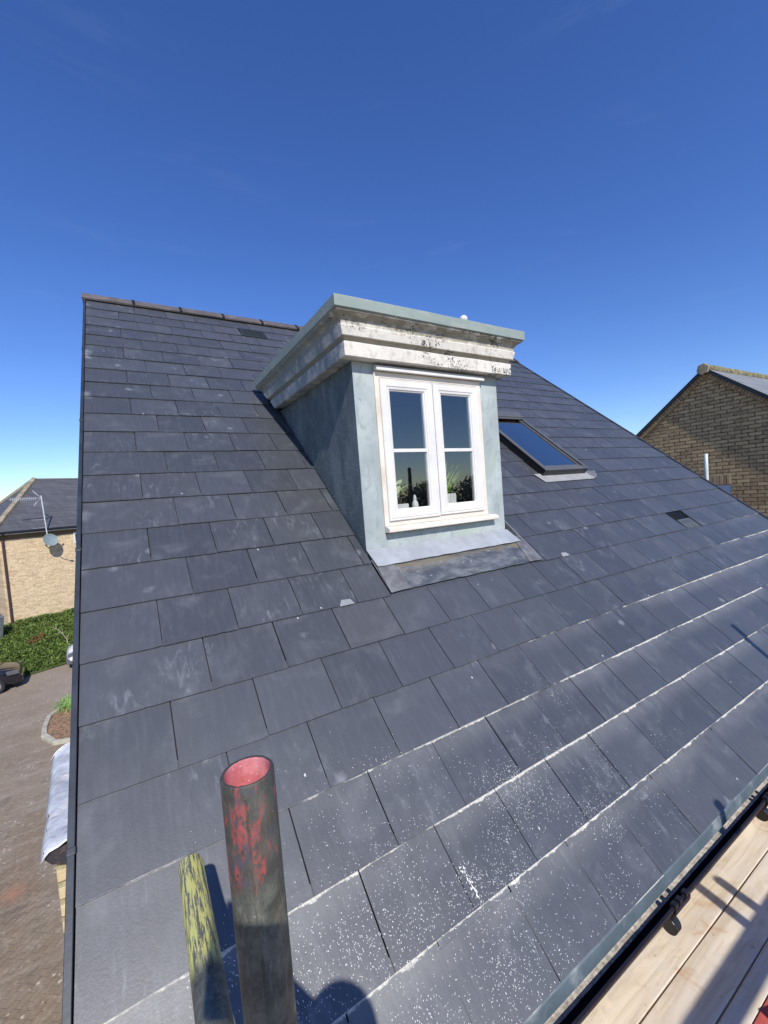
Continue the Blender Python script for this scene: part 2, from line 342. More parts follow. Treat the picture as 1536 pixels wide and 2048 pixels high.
def mossy():
    t=NT('mossy_ridge'); n=t.noise(7,6,.7); c=t.mix(t.step(n,.4,.65),(.13,.11,.07),(.27,.25,.12)); n2=t.noise(18,4); c=t.mix(t.math('MULTIPLY',t.step(n2,.55,.7),.6),c,(.42,.38,.28))
    return t.fin(c,.9,0,t.bump(n,.8,.02),.2)
M_moss=mossy()

def paving():
    t=NT('block_paving'); X,Y,Z=t.sep(t.obj)
    a=.9; ca,sa=math.cos(a),math.sin(a)
    u=t.math('ADD',t.math('MULTIPLY',X,ca),t.math('MULTIPLY',Y,sa)); v=t.math('SUBTRACT',t.math('MULTIPLY',Y,ca),t.math('MULTIPLY',X,sa))
    b=t.n.new('ShaderNodeTexBrick'); t.link(t.comb(u,v,0.),b.inputs['Vector']); b.inputs['Scale'].default_value=1
    b.inputs['Brick Width'].default_value=.20; b.inputs['Row Height'].default_value=.10; b.inputs['Mortar Size'].default_value=.006; b.inputs['Mortar Smooth'].default_value=.4
    b.inputs['Color1'].default_value=(.235,.172,.112,1); b.inputs['Color2'].default_value=(.210,.153,.100,1); b.inputs['Mortar'].default_value=(.14,.115,.09,1)
    n=t.noise(.55,6,.65); c=t.mix(t.math('MULTIPLY',t.step(n,.38,.68),.55),b.outputs['Color'],(.30,.255,.20))
    n2=t.noise(3.2,6,.7,None,.6); c=t.mix(t.math('MULTIPLY',t.step(n2,.50,.68),.5),c,(.13,.105,.08))
    st=t.noise(1,5,.6,t.scale(t.obj,.5,5,1)); c=t.mix(t.math('MULTIPLY',t.step(st,.5,.66),.35),c,(.36,.31,.25))
    fy=t.step(Y,8,24); c=t.mix(t.math('MULTIPLY',fy,.40),c,(.36,.30,.235)); wr=t.noise(9,5,.75); c=t.mix(t.math('MULTIPLY',t.step(wr,.52,.64),.35),c,(.40,.34,.26))
    # pale litter of petals and crumbs
    vv=t.vor(11,None); ps=t.math('MULTIPLY',t.math('LESS_THAN',vv.outputs['Distance'],.30),t.math('GREATER_THAN',t.sep(vv.outputs['Color'])[0],.74))
    ps=t.math('MULTIPLY',ps,t.step(t.noise(1.1,4,.6),.40,.6)); ps=t.math('MULTIPLY',ps,t.step(t.noise(40,3,.6),.42,.56))
    c=t.mix(t.math('MULTIPLY',ps,.8),c,(.62,.54,.42))
    # rust-red stain
    dx=t.math('DIVIDE',t.math('ADD',X,2.25),.34); dy=t.math('DIVIDE',t.math('SUBTRACT',Y,9.25),.55)
    dd=t.math('SQRT',t.math('ADD',t.math('MULTIPLY',dx,dx),t.math('MULTIPLY',dy,dy)))
    dd=t.math('ADD',dd,t.math('MULTIPLY',t.noise(4,5,.7),1.2)); c=t.mix(t.math('MULTIPLY',t.math('SUBTRACT',1,t.step(dd,.7,1.35)),.5),c,(.42,.20,.125))
    return t.fin(c,.85,0,t.bump(t.math('ADD',n2,t.math('MULTIPLY',b.outputs['Fac'],-.5)),.5,.02),.25)
M_pave=paving()
M_kerb=m_plain('kerb_concrete',(.40,.38,.29),.9,0,.15,6,.4,.01)
M_soil=m_plain('dry_soil',(.36,.22,.12),.95,0,.45,9,.9,.05,dirt=(.12,.08,.045))
def leaf_mat(name,a,b,cc):
    t=NT(name); tn=t.attr(); n=t.noise(3,4)
    c=t.mix(t.step(tn,0,1),a,b); c=t.mix(t.math('MULTIPLY',t.step(n,.5,.7),.5),c,cc)
    m=t.fin(c,.55,0,None,.35); 
    return m
M_leaf=leaf_mat('bank_foliage',(.060,.105,.018),(.17,.245,.045),(.13,.17,.045))
M_bankd=m_plain('bank_earth',(.06,.09,.02),.95,0,.4,3,.8,.05)
M_rusty=leaf_mat('rusty_shrub',(.16,.09,.03),(.22,.15,.05),(.11,.10,.03))
M_plant=leaf_mat('houseplant',(.16,.32,.07),(.34,.52,.14),(.25,.38,.1))
M_plantp=leaf_mat('pale_leaf',(.30,.42,.20),(.45,.55,.30),(.3,.4,.2))
M_potw=m_plain('white_pot',(.75,.74,.70),.5)

def wood_mat():
    t=NT('scaffold_board'); tn=t.attr(); X,Y,Z=t.sep(t.obj)
    gr=t.noise(1,6,.65,t.comb(t.math('MULTIPLY',X,1.6),t.math('ADD',t.math('MULTIPLY',Y,26),t.math('MULTIPLY',tn,50)),t.math('MULTIPLY',Z,10)),.8)
    c=t.mix(t.step(gr,.32,.7),(.50,.40,.27),(.72,.62,.47))
    gl=t.noise(1,5,.6,t.scale(t.obj,3.5,7,3),.7); c=t.mix(t.math('MULTIPLY',t.step(gl,.40,.66),.7),c,(.62,.56,.48))
    st=t.noise(1,5,.65,t.scale(t.obj,6,9,3,(3,5,1)),1.0); c=t.mix(t.math('MULTIPLY',t.step(st,.55,.72),.6),c,(.46,.28,.15))
    k=t.noise(30,4,.7); c=t.mix(t.math('MULTIPLY',t.step(k,.62,.72),.5),c,(.22,.16,.11))
    lt=t.noise(1,5,.65,t.scale(t.obj,5,8,3,(7,1,1)),.5); c=t.mix(t.math('MULTIPLY',t.step(lt,.55,.7),.5),c,(.80,.70,.52))
    return t.fin(c,.8,0,t.bump(gr,.4,.003),.2)
M_wood=wood_mat()
M_redb=m_plain('red_board',(.42,.08,.06),.6,0,.25,9,.3,.003,dirt=(.20,.08,.06))
def steel_mat(name,paint,z0,z1,mode):
    t=NT(name); X,Y,Z=t.sep(t.obj)
    n=t.noise(26,8,.78); n2=t.noise(1,6,.75,t.scale(t.obj,110,110,22)); 
    c=t.mix(t.step(n,.35,.68),(.060,.064,.054),(.175,.18,.15))
    c=t.mix(t.math('MULTIPLY',t.step(n2,.5,.7),.5),c,(.30,.29,.25))
    rs=t.noise(30,5,.7); c=t.mix(t.math('MULTIPLY',t.step(rs,.58,.7),.5),c,(.14,.085,.045))
    gn=t.noise(9,4); c=t.mix(t.math('MULTIPLY',t.step(gn,.55,.7),.35),c,(.10,.17,.15))
    if mode=='red':
        z=t.step(Z,z0,z0+.02); pn=t.noise(1,5,.65,t.scale(t.obj,120,120,34),.3)
        fc=t.math('ADD',t.math('MULTIPLY',t.math('SUBTRACT',X,.3165),-.45/.0242),t.math('MULTIPLY',t.math('ADD',Y,.592),-.80/.0242)); pn=t.math('ADD',pn,t.math('SUBTRACT',t.math('MULTIPLY',t.step(fc,.1,.95),.15),.085)); pn=t.math('SUBTRACT',pn,t.math('MULTIPLY',t.step(Z,1.072,1.082),.06)); chip=t.noise(1,5,.75,t.scale(t.obj,230,230,120)); pm=t.math('MULTIPLY',t.math('MULTIPLY',z,t.step(pn,.48,.60)),t.step(chip,.42,.54)); 
        c=t.mix(t.math('MULTIPLY',z,.5),c,(.055,.05,.045)); c=t.mix(t.math('MULTIPLY',pm,t.math('ADD',.45,t.math('MULTIPLY',t.step(t.noise(55,4,.7),.35,.6),.5))),c,(.42,.085,.08))
        bl=t.math('MULTIPLY',z,t.step(t.noise(1,5,.6,t.scale(t.obj,50,50,30,(3,3,3))),.58,.66)); c=t.mix(t.math('MULTIPLY',bl,.7),c,(.09,.085,.11))
        sc2=t.vor(120); c=t.mix(t.math('MULTIPLY',t.math('LESS_THAN',sc2.outputs['Distance'],.12),t.math('MULTIPLY',t.math('GREATER_THAN',t.sep(sc2.outputs['Color'])[0],.93),.6)),c,(.42,.40,.36))
    if mode=='yellow':
        L=z0 # painted length measured along Y
        z=t.math('MULTIPLY',t.step(Y,z0,z0+.05),1.0); pn=t.noise(1,6,.75,t.scale(t.obj,240,13,240),.4)
        pm=t.math('MULTIPLY',z,t.step(pn,.46,.52)); c=t.mix(t.math('MULTIPLY',z,.6),c,(.19,.19,.15)); c=t.mix(t.math('MULTIPLY',pm,.9),c,(.78,.72,.22))
    return t.fin(c,.55,.35,t.bump(n2,.3,.0015),.5)
M_polered=steel_mat('painted_scaffold_red',None,.985,1.1,'red')
M_poleyel=steel_mat('painted_scaffold_yellow',None,-.29,0,'yellow')
M_steel=steel_mat('galvanised_tube',None,0,0,'none')
def redin():
    t=NT('red_paint_inside'); n=t.noise(40,5,.65); c=t.mix(t.step(n,.4,.7),(.46,.13,.14),(.60,.24,.25)); v=t.vor(160); c=t.mix(t.math('MULTIPLY',t.math('LESS_THAN',v.outputs['Distance'],.15),.5),c,(.75,.45,.42))
    return t.fin(c,.6,0,t.bump(n,.3,.001),.3)
M_redin=redin()
M_yel=m_plain('yellow_cap',(.80,.62,.06),.4)
M_crumb=m_plain('mortar_crumb',(.76,.76,.73),.9,0,.05,40)
M_grit=m_plain('gutter_grit',(.40,.36,.31),.95,0,.4,60,.9,.004,dirt=(.62,.58,.48))

# ------------------------------------------------------------------ setting
G=-5.4
mb=MB(); mb.quad((-160,-160,G),(160,-160,G),(160,260,G),(-160,260,G)); tag(mb.build('ground',M_pave),kind='structure')

# ------------------------------------------------------------------ the house under the scaffold
TH=rad(39); RM=Matrix.Rotation(TH,4,'X')           # roof space -> world
def R3(u,s,n=0): return RM@Vector((u,s,n))
house=thing('slate_house','newly slated grey house roof with a flat-topped dormer and a roof window','house',(3.3,4.6,G))
XR=6.56; SR=5.86; XL=.024
# slates ------------------------------------------------------
mb=MB()
HX0,HX1=1.403,2.652
rv=random.Random(3)
def slate(u0,u1,s0,k):
    ln=.285; g=.0012
    a=u0+g+rv.uniform(0,.0016); b=u1-g-rv.uniform(0,.0016); s0+=rv.uniform(-.0022,.0022)
    top=min(s0+ln,SR+.02)
    n0=.0095+rv.uniform(-.0008,.0018); n1=n0-.0088*(top-s0)/ln; th=.0052
    tl=rv.uniform(-.0007,.0007); sk=rv.uniform(-.0012,.0012)
    mb.t=rv.random()
    K=max(3,int((b-a)/.022)); tail=[]
    for q in range(K+1):
        f=q/K; e=noise.noise(Vector((a*31+f*9,s0*17,mb.t*40)))*.0011
        if rv.random()<.045: e+=rv.uniform(.0012,.0032)
        if q in (0,K) and rv.random()<.12: e+=.003
        tail.append((a+(b-a)*f,s0+sk*(1-2*f)+e,n0+tl*(1-2*f)))
    lo=[(x,y,z-th) for x,y,z in tail]; nT=K+1
    vs=tail+[(b,top,n1),(a,top,n1)]+lo+[(b,top,n1-th),(a,top,n1-th)]; M2=nT+2
    mb.add(vs,[tuple(range(M2)),tuple(range(M2,2*M2))[::-1]]+[(q,M2+q,M2+(q+1)%M2,(q+1)%M2) for q in range(M2)])
VX0,VX1=3.672,4.318   # hole under the roof window
for k in range(-1,24):
    s0=.25*k
    if s0>SR-.05: break
    js=[XL]; x=.30 if k%2 else .45
    while x<XR-.12: js.append(x); x+=.3
    js.append(XR)
    for a,b in zip(js,js[1:]):
        segs=[(a,b)]
        if 5<=k<=13:
            ns=[]
            for (p,q) in segs:
                if q<=HX0 or p>=HX1: ns.append((p,q)); continue
                if p<HX0-.02: ns.append((p,HX0))
                if q>HX1+.02: ns.append((HX1,q))
            segs=ns
        if 9<=k<=13:
            ns=[]
            for (p,q) in segs:
                if q<=VX0 or p>=VX1: ns.append((p,q)); continue
                if p<VX0-.02: ns.append((p,VX0))
                if q>VX1+.02: ns.append((VX1,q))
            segs=ns
        for (p,q) in segs:
            if k==5 and abs(p-4.8)<.02: continue      # the vent sits here
            if k==21 and abs(p-1.5)<.02: continue
            slate(p,q,s0,k)
# starter course under the first row at the eaves
mb.t=.4; mb.box(XL,XR,-.246,-.02,-.004,.0035)
roof=mb.build('roof',M_slate,house,RM)
mb=MB()
def under(u0,u1,s0,s1,n=-.012): mb.box(u0,u1,s0,s1,n-.006,n)
under(.01,HX0+.01,-.2,SR); under(HX1-.01,VX0-.02,-.2,SR); under(VX1+.02,XR,-.2,SR)
under(HX0+.012,HX1-.012,-.2,1.5); under(HX0+.012,HX1-.012,3.7,SR); under(VX0-.018,VX1+.018,-.2,2.2); under(VX0-.018,VX1+.018,3.46,SR)
mb.build('roof_underlay',M_under,roof,RM)
# rear slope
mb=MB(); ridY,ridZ=R3(0,SR).y,R3(0,SR).z
BT=Matrix.Translation((XR,2*ridY,0))@Matrix.Rotation(PI,4,'Z')@RM
for k in range(-1,24):
    mb.t=rv.random(); mb.box(0,XR,.25*k,min(.25*k+.27,SR),.0,.008)
mb.build('rear_slope',M_slate,house,BT)
# verge trims
def verge(x0,x1,n1):
    m=MB(); m.box(x0,x1,-.262,SR+.01,-.13,n1)
    return m
v=verge(.0045,.0225,.017); v.build('verge_trim',M_verge,house,RM,bevel=.0015)
v=verge(XR+.0015,XR+.034,.018); v.build('verge_trim',M_verge,house,RM,bevel=.004)
for s in (.63,1.88,3.13,4.38):    # joint collars of the verge trim
    for x0,x1 in ((.002,.026),(XR-.002,XR+.037)):
        m=MB(); m.box(x0,x1,s-.008,s+.012,-.125,.0195); m.build('verge_joint',M_verge,house,RM,bevel=.003)
# ridge tiles
nx=15; L=.4665
for i in range(nx):
    x0=-.005+i*L if i else -.012; x1=-.005+(i+1)*L-.012
    if i==nx-1: x1=XR+.04
    m=MB(); prof=[]
    for (dy,dz) in ((-.120,-.100),(-.10,-.080),(-.055,-.040),(-.025,-.018),(0,-.012),(.025,-.018),(.055,-.040),(.10,-.080),(.120,-.100)):
        prof.append((dy,dz))
    inn=[(dy*.93,dz-.014) for dy,dz in prof][::-1]
    ring=prof+inn; cz=ridZ+.050; dzr=rv.uniform(-.003,.003)
    m.loft([[(x0,ridY+a,cz+b+dzr) for a,b in ring],[(x1,ridY+a,cz+b+dzr+rv.uniform(-.002,.002)) for a,b in ring]])
    m.build('ridge_tile',M_ridge,roof)
    if i<nx-1:
        xc=-.005+(i+1)*L-.006; m=MB(); big=[(a*1.03,b+.006) for a,b in prof]; sml=[(a*.9,b-.02) for a,b in prof][::-1]
        m.loft([[(xc-.013,ridY+a,cz+b) for a,b in big+sml],[(xc+.013,ridY+a,cz+b) for a,b in big+sml]])
        m.build('ridge_joint',M_black,roof)
# slate vents
m=MB(); m.box(1.503,1.797,5.250,5.50,.004,.0145); 
for j in range(6): m.box(1.53,1.77,5.29+j*.032,5.305+j*.032,.0146,.0185)
m.build('slate_vent',M_vent,roof,RM,bevel=.002)
m=MB(); m.cur=0; m.box(4.806,5.094,1.385,1.50,-.030,-.018)
for j in range(9): m.box(4.815+j*.031,4.823+j*.031,1.39,1.497,-.018,.002)
m.box(4.803,4.809,1.255,1.50,-.018,.012); m.box(5.091,5.097,1.255,1.50,-.018,.012)
m.cur=1; m.box(4.810,5.090,1.250,1.384,-.006,.004)
m.build('slate_vent',[M_vent,M_ventg],roof,RM)
# lead tags holding replaced slates
for (u,s) in ((1.135,1.25),(2.92,1.25)):
    m=MB(); m.add([(u-.042,s-.004,.0125),(u+.042,s-.004,.0125),(u+.030,s+.03,.0118),(u-.020,s+.035,.0118),(u-.042,s-.004,.0105),(u+.042,s-.004,.0105),(u+.030,s+.03,.0098),(u-.020,s+.035,.0098)],
      [(0,1,2,3),(7,6,5,4),(0,4,5,1),(1,5,6,2),(2,6,7,3),(3,7,4,0)])
    m.build('lead_tag',M_tag,roof,RM)
# eaves tray + gutter
m=MB(); n=60
for i in range(n):
    x0=.0+i*(XR+.03)/n; x1=.0+(i+1)*(XR+.03)/n
    m.quad((x0,-.170,-.1475),(x1,-.170,-.1475),(x1,-.197,-.1655),(x0,-.197,-.1655))
    m.quad((x0,-.197,-.1655),(x1,-.197,-.1655),(x1,-.2035,-.208),(x0,-.2035,-.208))
m.build('eaves_tray',M_tray,house,recalc=False)
gy,gz,gr=-.204,-.204,.053
m=MB(); ring=[]; N=18
for i in range(N+1):
    t=PI+PI*i/N; ring.append((gy+math.cos(t)*gr,gz+math.sin(t)*gr))
ring=[(gy-gr-.004,gz-.002),(gy-gr-.004,gz+.005),(gy-gr+.004,gz+.006)]+ring[1:]
inn=ring[3:]; out=[(gy+(a-gy)*1.06,gz+(b-gz)*1.06) for a,b in inn][::-1]
full=ring+out
m.loft([[( -.06,a,b) for a,b in full],[(XR+.05,a,b) for a,b in full]])
gut=m.build('gutter',M_black,house,smooth=True)
m=MB(); n=160; prev=None
for i in range(n):                                     # grit lying in the gutter bottom
    for j in range(5):
        x0=-.05+i*(XR+.09)/n; x1=x0+(XR+.09)/n
        def gp(x,jj):
            t=rad(262+jj*14); q=noise.noise(Vector((x*30,jj*2.1,0)))*.004
            r=gr-.010-abs(q)
            return (x,gy+math.cos(t)*r,gz+math.sin(t)*r)
        m.quad(gp(x0,j),gp(x1,j),gp(x1,j+1),gp(x0,j+1))
m.build('gutter_grit',M_grit,gut,recalc=False)
for gx in (.18,.98,1.80,2.66,3.5,4.35,5.2,6.05):
    m=MB(); rg=[]
    for i in range(15):
        t=PI+PI*i/14; rg.append((gy+math.cos(t)*(gr+.0045),gz+math.sin(t)*(gr+.0045)))
    ou=[(gy+(a-gy)*1.12,gz+(b-gz)*1.12) for a,b in rg][::-1]
    hw=.052
    m.loft([[(gx-hw,a,b) for a,b in rg+ou],[(gx+hw,a,b) for a,b in rg+ou]])
    for dx in (-.043,-.012,.035):                       # clips over the front lip
        m.box(gx+dx-.010,gx+dx+.010,gy-gr-.009,gy-gr+.010,gz-.004,gz+.016)
        m.box(gx+dx-.008,gx+dx+.008,gy-gr+.006,gy-gr+.012,gz-.012,gz+.010)
    # round lug hanging under the union
    m.tube((gx-.025,gy-.035,gz-.075),(gx-.060,gy-.035,gz-.075),.030,20)
    m.build('gutter_bracket',M_black,gut,bevel=.002)
# walls of this house
m=MB(); WY=.10
m.box(.06,XR-.06,WY,2*ridY-WY,G,-.17)
gz0=-.17
m.prism([(.06,WY+.12,gz0+.001),(.06,2*ridY-WY-.12,gz0+.001),(.06,ridY,ridZ-.26)],(.10,0,0)); m.prism([(XR-.16,WY+.12,gz0+.001),(XR-.16,2*ridY-WY-.12,gz0+.001),(XR-.16,ridY,ridZ-.26)],(.10,0,0))
m.build('wall',M_brickO,house)
m=MB(); m.box(-.03,XR+.03,-.150,.098,-.30,-.19); m.build('soffit_board',M_upvc,house)

# ------------------------------------------------------------------ dormer
DX0,DX1,DY=1.410,2.585,1.230
cotT=1/math.tan(TH)
m=MB()
def yb(z): return z*cotT+.02      # where the roof slope is at height z
WZ0,WZ1=1.10,2.095; WX0,WX1=1.552,2.412; T=.10
top=2.142; bot=.93
F=lambda x,z,y=DY:(x,y,z)
# front ring
m.quad(F(DX0,bot),F(DX1,bot),F(DX1,WZ0),F(DX0,WZ0)); m.quad(F(DX0,WZ0),F(WX0,WZ0),F(WX0,WZ1),F(DX0,WZ1))
m.quad(F(WX1,WZ0),F(DX1,WZ0),F(DX1,WZ1),F(WX1,WZ1)); m.quad(F(DX0,WZ1),F(DX1,WZ1),F(DX1,top),F(DX0,top))
# reveals
m.quad(F(WX0,WZ0),F(WX1,WZ0),F(WX1,WZ0,DY+T),F(WX0,WZ0,DY+T)); m.quad(F(WX0,WZ1),F(WX1,WZ1),F(WX1,WZ1,DY+T),F(WX0,WZ1,DY+T))
m.quad(F(WX0,WZ0),F(WX0,WZ1),F(WX0,WZ1,DY+T),F(WX0,WZ0,DY+T)); m.quad(F(WX1,WZ0),F(WX1,WZ1),F(WX1,WZ1,DY+T),F(WX1,WZ0,DY+T))
# cheeks
for x in (DX0,DX1):
    m.add([(x,DY,bot),(x,DY,top),(x,yb(top)+.08,top),(x,DY+.10,bot)],[(0,1,2,3)])
dorm=m.build('dormer',M_render,house,recalc=False)
m=MB()   # room behind the window
x0,x1,y0,y1,z0,z1=DX0+.02,DX1-.02,DY+T+.001,3.2,1.02,2.13
m.quad((x0,y0,z0),(x1,y0,z0),(x1,y1,z0),(x0,y1,z0)); m.quad((x0,y0,z1),(x1,y0,z1),(x1,y1,z1),(x0,y1,z1)); m.quad((x0,y1,z0),(x1,y1,z0),(x1,y1,z1),(x0,y1,z1))
m.quad((x0,y0,z0),(x0,y1,z0),(x0,y1,z1),(x0,y0,z1)); m.quad((x1,y0,z0),(x1,y1,z0),(x1,y1,z1),(x1,y0,z1))
m.quad((x0,y0,z0),(WX0,y0,z0),(WX0,y0,z1),(x0,y0,z1)); m.quad((WX1,y0,z0),(x1,y0,z0),(x1,y0,z1),(WX1,y0,z1))
m.build('dormer_room',M_room,dorm,recalc=False)
# cornice swept round three sides
prof=[(0.001,2.1425),(.072,2.140),(.078,2.143),(.080,2.220),(.078,2.223),(.066,2.227),(.068,2.236),(.078,2.244),(.091,2.249),(.094,2.253),(.105,2.301),(.104,2.304),(.097,2.309),
      (.099,2.316),(.101,2.330),(.108,2.343),(.120,2.353),(.134,2.359),(.143,2.365),(.146,2.3735),(.001,2.3735)]
def sweep(m,prof,gap=.10,fx=0.0):
    rings=[]
    P=[]
    def path(e,z): 
        y2=max(z*cotT-gap,DY+.1)
        return [(DX0-e,y2,z),(DX0-e,DY-e,z),(DX1+e,DY-e,z),(DX1+e,y2,z)]
    pts=[path(e,z) for e,z in prof]
    n=len(prof)
    # subdivide the runs so that the edge can wander a little
    def sub(a,b,k): return [tuple(a[i]+(b[i]-a[i])*j/k for i in range(3)) for j in range(k)]
    rows=[]
    for pt in pts:
        rows.append(sub(pt[0],pt[1],16)+sub(pt[1],pt[2],16)+sub(pt[2],pt[3],16)+[pt[3]])
    N=len(rows[0])
    rr=[[rows[i][k] for i in range(n)] for k in range(N)]
    out=[]
    for k,ring in enumerate(rr):
        o=[]
        for (x,y,z) in ring:
            q=noise.noise(Vector((x*6,y*6,z*3)))*.0022
            o.append((x,y,z+q))
        out.append(o)
    m.loft(out)
m=MB(); sweep(m,prof); m.build('dormer_cornice',M_corn,dorm)
m=MB(); cp=[(.001,2.3745),(.150,2.3745),(.156,2.378),(.1575,2.434),(.154,2.438),(.001,2.440)]
sweep(m,cp,.13); 
m.box(DX0,DX1,DY,2.437*cotT-.10,2.375,2.4395)
m.build('dormer_cap',M_cap,dorm)
# lead aprons
def leadsheet(name,poly,mat,amp=.004,nx=18,ny=5,th=.003):
    """poly: 4 world corners (bottom-left, bottom-right, top-right, top-left)"""
    a,b,c_,d=[Vector(p) for p in poly]; m=MB(); N=(b-a).cross(d-a).normalized()
    G_=[[None]*(nx+1) for _ in range(ny+1)]
    for j in range(ny+1):
        for i in range(nx+1):
            u,v=i/nx,j/ny; p=(a*(1-u)+b*u)*(1-v)+(d*(1-u)+c_*u)*v
            p=p+N*(noise.noise(p*14)*amp)
            if j==0: p=p+(a-d).normalized()*noise.noise(p*25)*.006
            G_[j][i]=p
    vs=[p for r in G_ for p in r]; k=len(vs); vs+=[p-N*th for p in vs]; fs=[]
    W=nx+1
    for j in range(ny):
        for i in range(nx):
            q=j*W+i; fs.append((q,q+1,q+W+1,q+W)); fs.append((k+q,k+q+W,k+q+W+1,k+q+1))
    edge=[j*W for j in range(ny+1)]; 
    for i in range(nx): fs.append((i,k+i,k+i+1,i+1)); q=ny*W+i; fs.append((q,q+1,k+q+1,k+q))
    for j in range(ny): q=j*W; fs.append((q,q+W,k+q+W,k+q)); q=j*W+nx; fs.append((q,k+q,k+q+W,q+W))
    m.add(vs,fs); return m.build(name,mat,dorm,smooth=True)
leadsheet('lead_apron',[R3(1.412,1.450,.030),R3(2.612,1.452,.030),(2.600,DY-.004,1.020),(1.408,DY-.004,1.020)],M_lead,.003,22,5,.004)
leadsheet('lead_saddle',[R3(1.405,1.262,.0165),R3(2.650,1.262,.0165),R3(2.650,1.52,.014),R3(1.405,1.52,.014)],M_leadd,.0035,30,6)
leadsheet('lead_patch',[R3(1.404,1.2555,.0205),R3(1.535,1.2625,.0205),R3(1.530,1.455,.020),R3(1.413,1.455,.020)],M_leadm,.002,6,5,.002)
leadsheet('lead_patch',[R3(2.535,1.262,.0205),R3(2.652,1.258,.0205),R3(2.640,1.465,.020),R3(2.575,1.465,.020)],M_leadm,.002,6,5,.002)
m=MB(); m.box(HX1-.004,HX1+.001,1.262,3.6,-.01,.024); m.build('slate_edge_trim',M_silver,dorm,RM)

# window ------------------------------------------------------
win=MB(); 
def rect_frame(m,x0,x1,z0,z1,prof):
    rings=[]
    for (ins,y) in prof: rings.append([(x0+ins,y,z0+ins),(x1-ins,y,z0+ins),(x1-ins,y,z1-ins),(x0+ins,y,z1-ins)])
    n=len(rings)
    vs=[p for r in rings for p in r]; fs=[]
    for k in range(n):
        for i in range(4):
            a=k*4+i; b=k*4+(i+1)%4; k2=(k+1)%n; fs.append((a,b,k2*4+(i+1)%4,k2*4+i))
    m.add(vs,fs)
rect_frame(win,WX0-.004,WX1+.002,1.1465,2.094,[(0,DY-.010),(.036,DY-.010),(.036,DY+.055),(0,DY+.055)])
wino=win.build('dormer_window',M_frame,house,bevel=.002)
def sash(x0,x1,z0,z1,fw):
    m=MB(); y=DY-.024
    rect_frame(m,x0,x1,z0,z1,[(0,y+.035),(0,y+.004),(.004,y),(.014,y+.002),(.018,y-.001),(fw*.62,y-.001),(fw*.68,y+.003),(fw*.86,y+.005),(fw*.9,y+.010),(fw,y+.014),(fw,y+.035)])
    return m.build('casement',M_upvc,wino,bevel=.0008,seg=1)
sash(1.578,1.976,1.177,2.052,.072)
sash(1.980,2.372,1.181,2.052,.072)
for (x0,x1,z0,z1) in ((1.648,1.905,1.245,1.983),(2.050,2.302,1.250,1.983)):
    zb=1.6125
    for (a,b) in ((z0,zb-.011),(zb+.011,z1)):
        m=MB(); m.quad((x0,DY-.006,a),(x1,DY-.006,a),(x1,DY-.006,b),(x0,DY-.006,b)); m.build('window_pane',M_glass,wino,recalc=False)
    m=MB(); m.box(x0,x1,DY-.016,DY-.0065,zb-.011,zb+.011); m.build('glazing_bar',M_upvc,wino,bevel=.002)
    # bead on the inner right edge of each pane
    m=MB(); m.box(x1-.006,x1,DY-.005,DY+.012,z0,z1); m.build('spacer_bar',M_upvc,wino)
m=MB(); m.prism([(WX0,DY-.004,2.098),(WX0,DY-.040,2.091),(WX0,DY-.044,2.094),(WX0,DY-.044,2.104),(WX0,DY-.030,2.124),(WX0,DY-.004,2.126)],(WX1+.016-WX0,0,0)); m.build('drip_strip',M_upvc,wino,bevel=.001)
m=MB(); m.prism([(1.549,DY-.001,1.1085),(1.549,DY-.052,1.1085),(1.549,DY-.058,1.114),(1.549,DY-.056,1.133),(1.549,DY-.030,1.145),(1.549,DY-.001,1.1455)],(.925,0,0))
m.build('window_sill',M_frame,wino,bevel=.002)
# fill above the casements
m=MB(); m.box(WX0+.034,WX1-.034,DY-.004,DY+.03,2.054,2.090); m.build('head_board',M_silver,wino)

# plants on the inside sill
sl=MB(); sl.box(WX0+.001,WX1-.001,DY+.056,DY+.30,1.215,1.2322); sl.build('inner_sill',M_upvc,wino)
def leafblade(m,base,dirv,up,L,w_,curl,n=7,t=.5):
    m.t=t; base=Vector(base); d=Vector(dirv).normalized(); side=d.cross(Vector((0,0,1))); 
    if side.length<.01: side=Vector((1,0,0))
    side.normalize(); pts=[]
    p=base.copy(); a=up
    prev=[]
    for i in range(n+1):
        f=i/n; ww=w_*math.sin(PI*min(1,.12+f*.88))**.7*(1-f*.3)
        if i==n: ww=.0005
        prev.append((p-side*ww,p+side*ww))
        p=p+(d*math.cos(a)+Vector((0,0,1))*math.sin(a))*(L/n); a-=curl/n
    vs=[q for pr in prev for q in pr]; fs=[(2*i,2*i+1,2*i+3,2*i+2) for i in range(n)]
    m.add(vs,fs)
pz=1.2325
pl=thing('spiky_potted_plant','spiky green plant in a white pot behind the right casement of the dormer','plant',(2.125,1.36,pz))
m=MB(); m.box(2.07,2.215,1.325,1.405,pz,pz+.085)
for j in range(5): m.box(2.074+j*.029,2.094+j*.029,1.319,1.3248,pz+.004,pz+.083)
m.build('pot',M_potw,pl,bevel=.003)
m=MB(); rr=random.Random(5)
for i in range(60):
    a=rr.uniform(0,2*PI); leafblade(m,(2.125+math.cos(a)*.01,1.36+math.sin(a)*.008,pz+.07),(math.cos(a),abs(math.sin(a))*.7-.12,0),rr.uniform(.5,1.45),rr.uniform(.16,.32),.0075,rr.uniform(.3,1.5),8,rr.random())
m.build('leaves',M_plant,pl,recalc=False)
pl=thing('low_potted_plant','small brownish plant in a low white tray behind the left pane of the dormer window','plant',(1.72,1.36,pz))
m=MB(); m.box(1.67,1.80,1.32,1.39,pz,pz+.042); m.build('pot',M_potw,pl,bevel=.004)
m=MB()
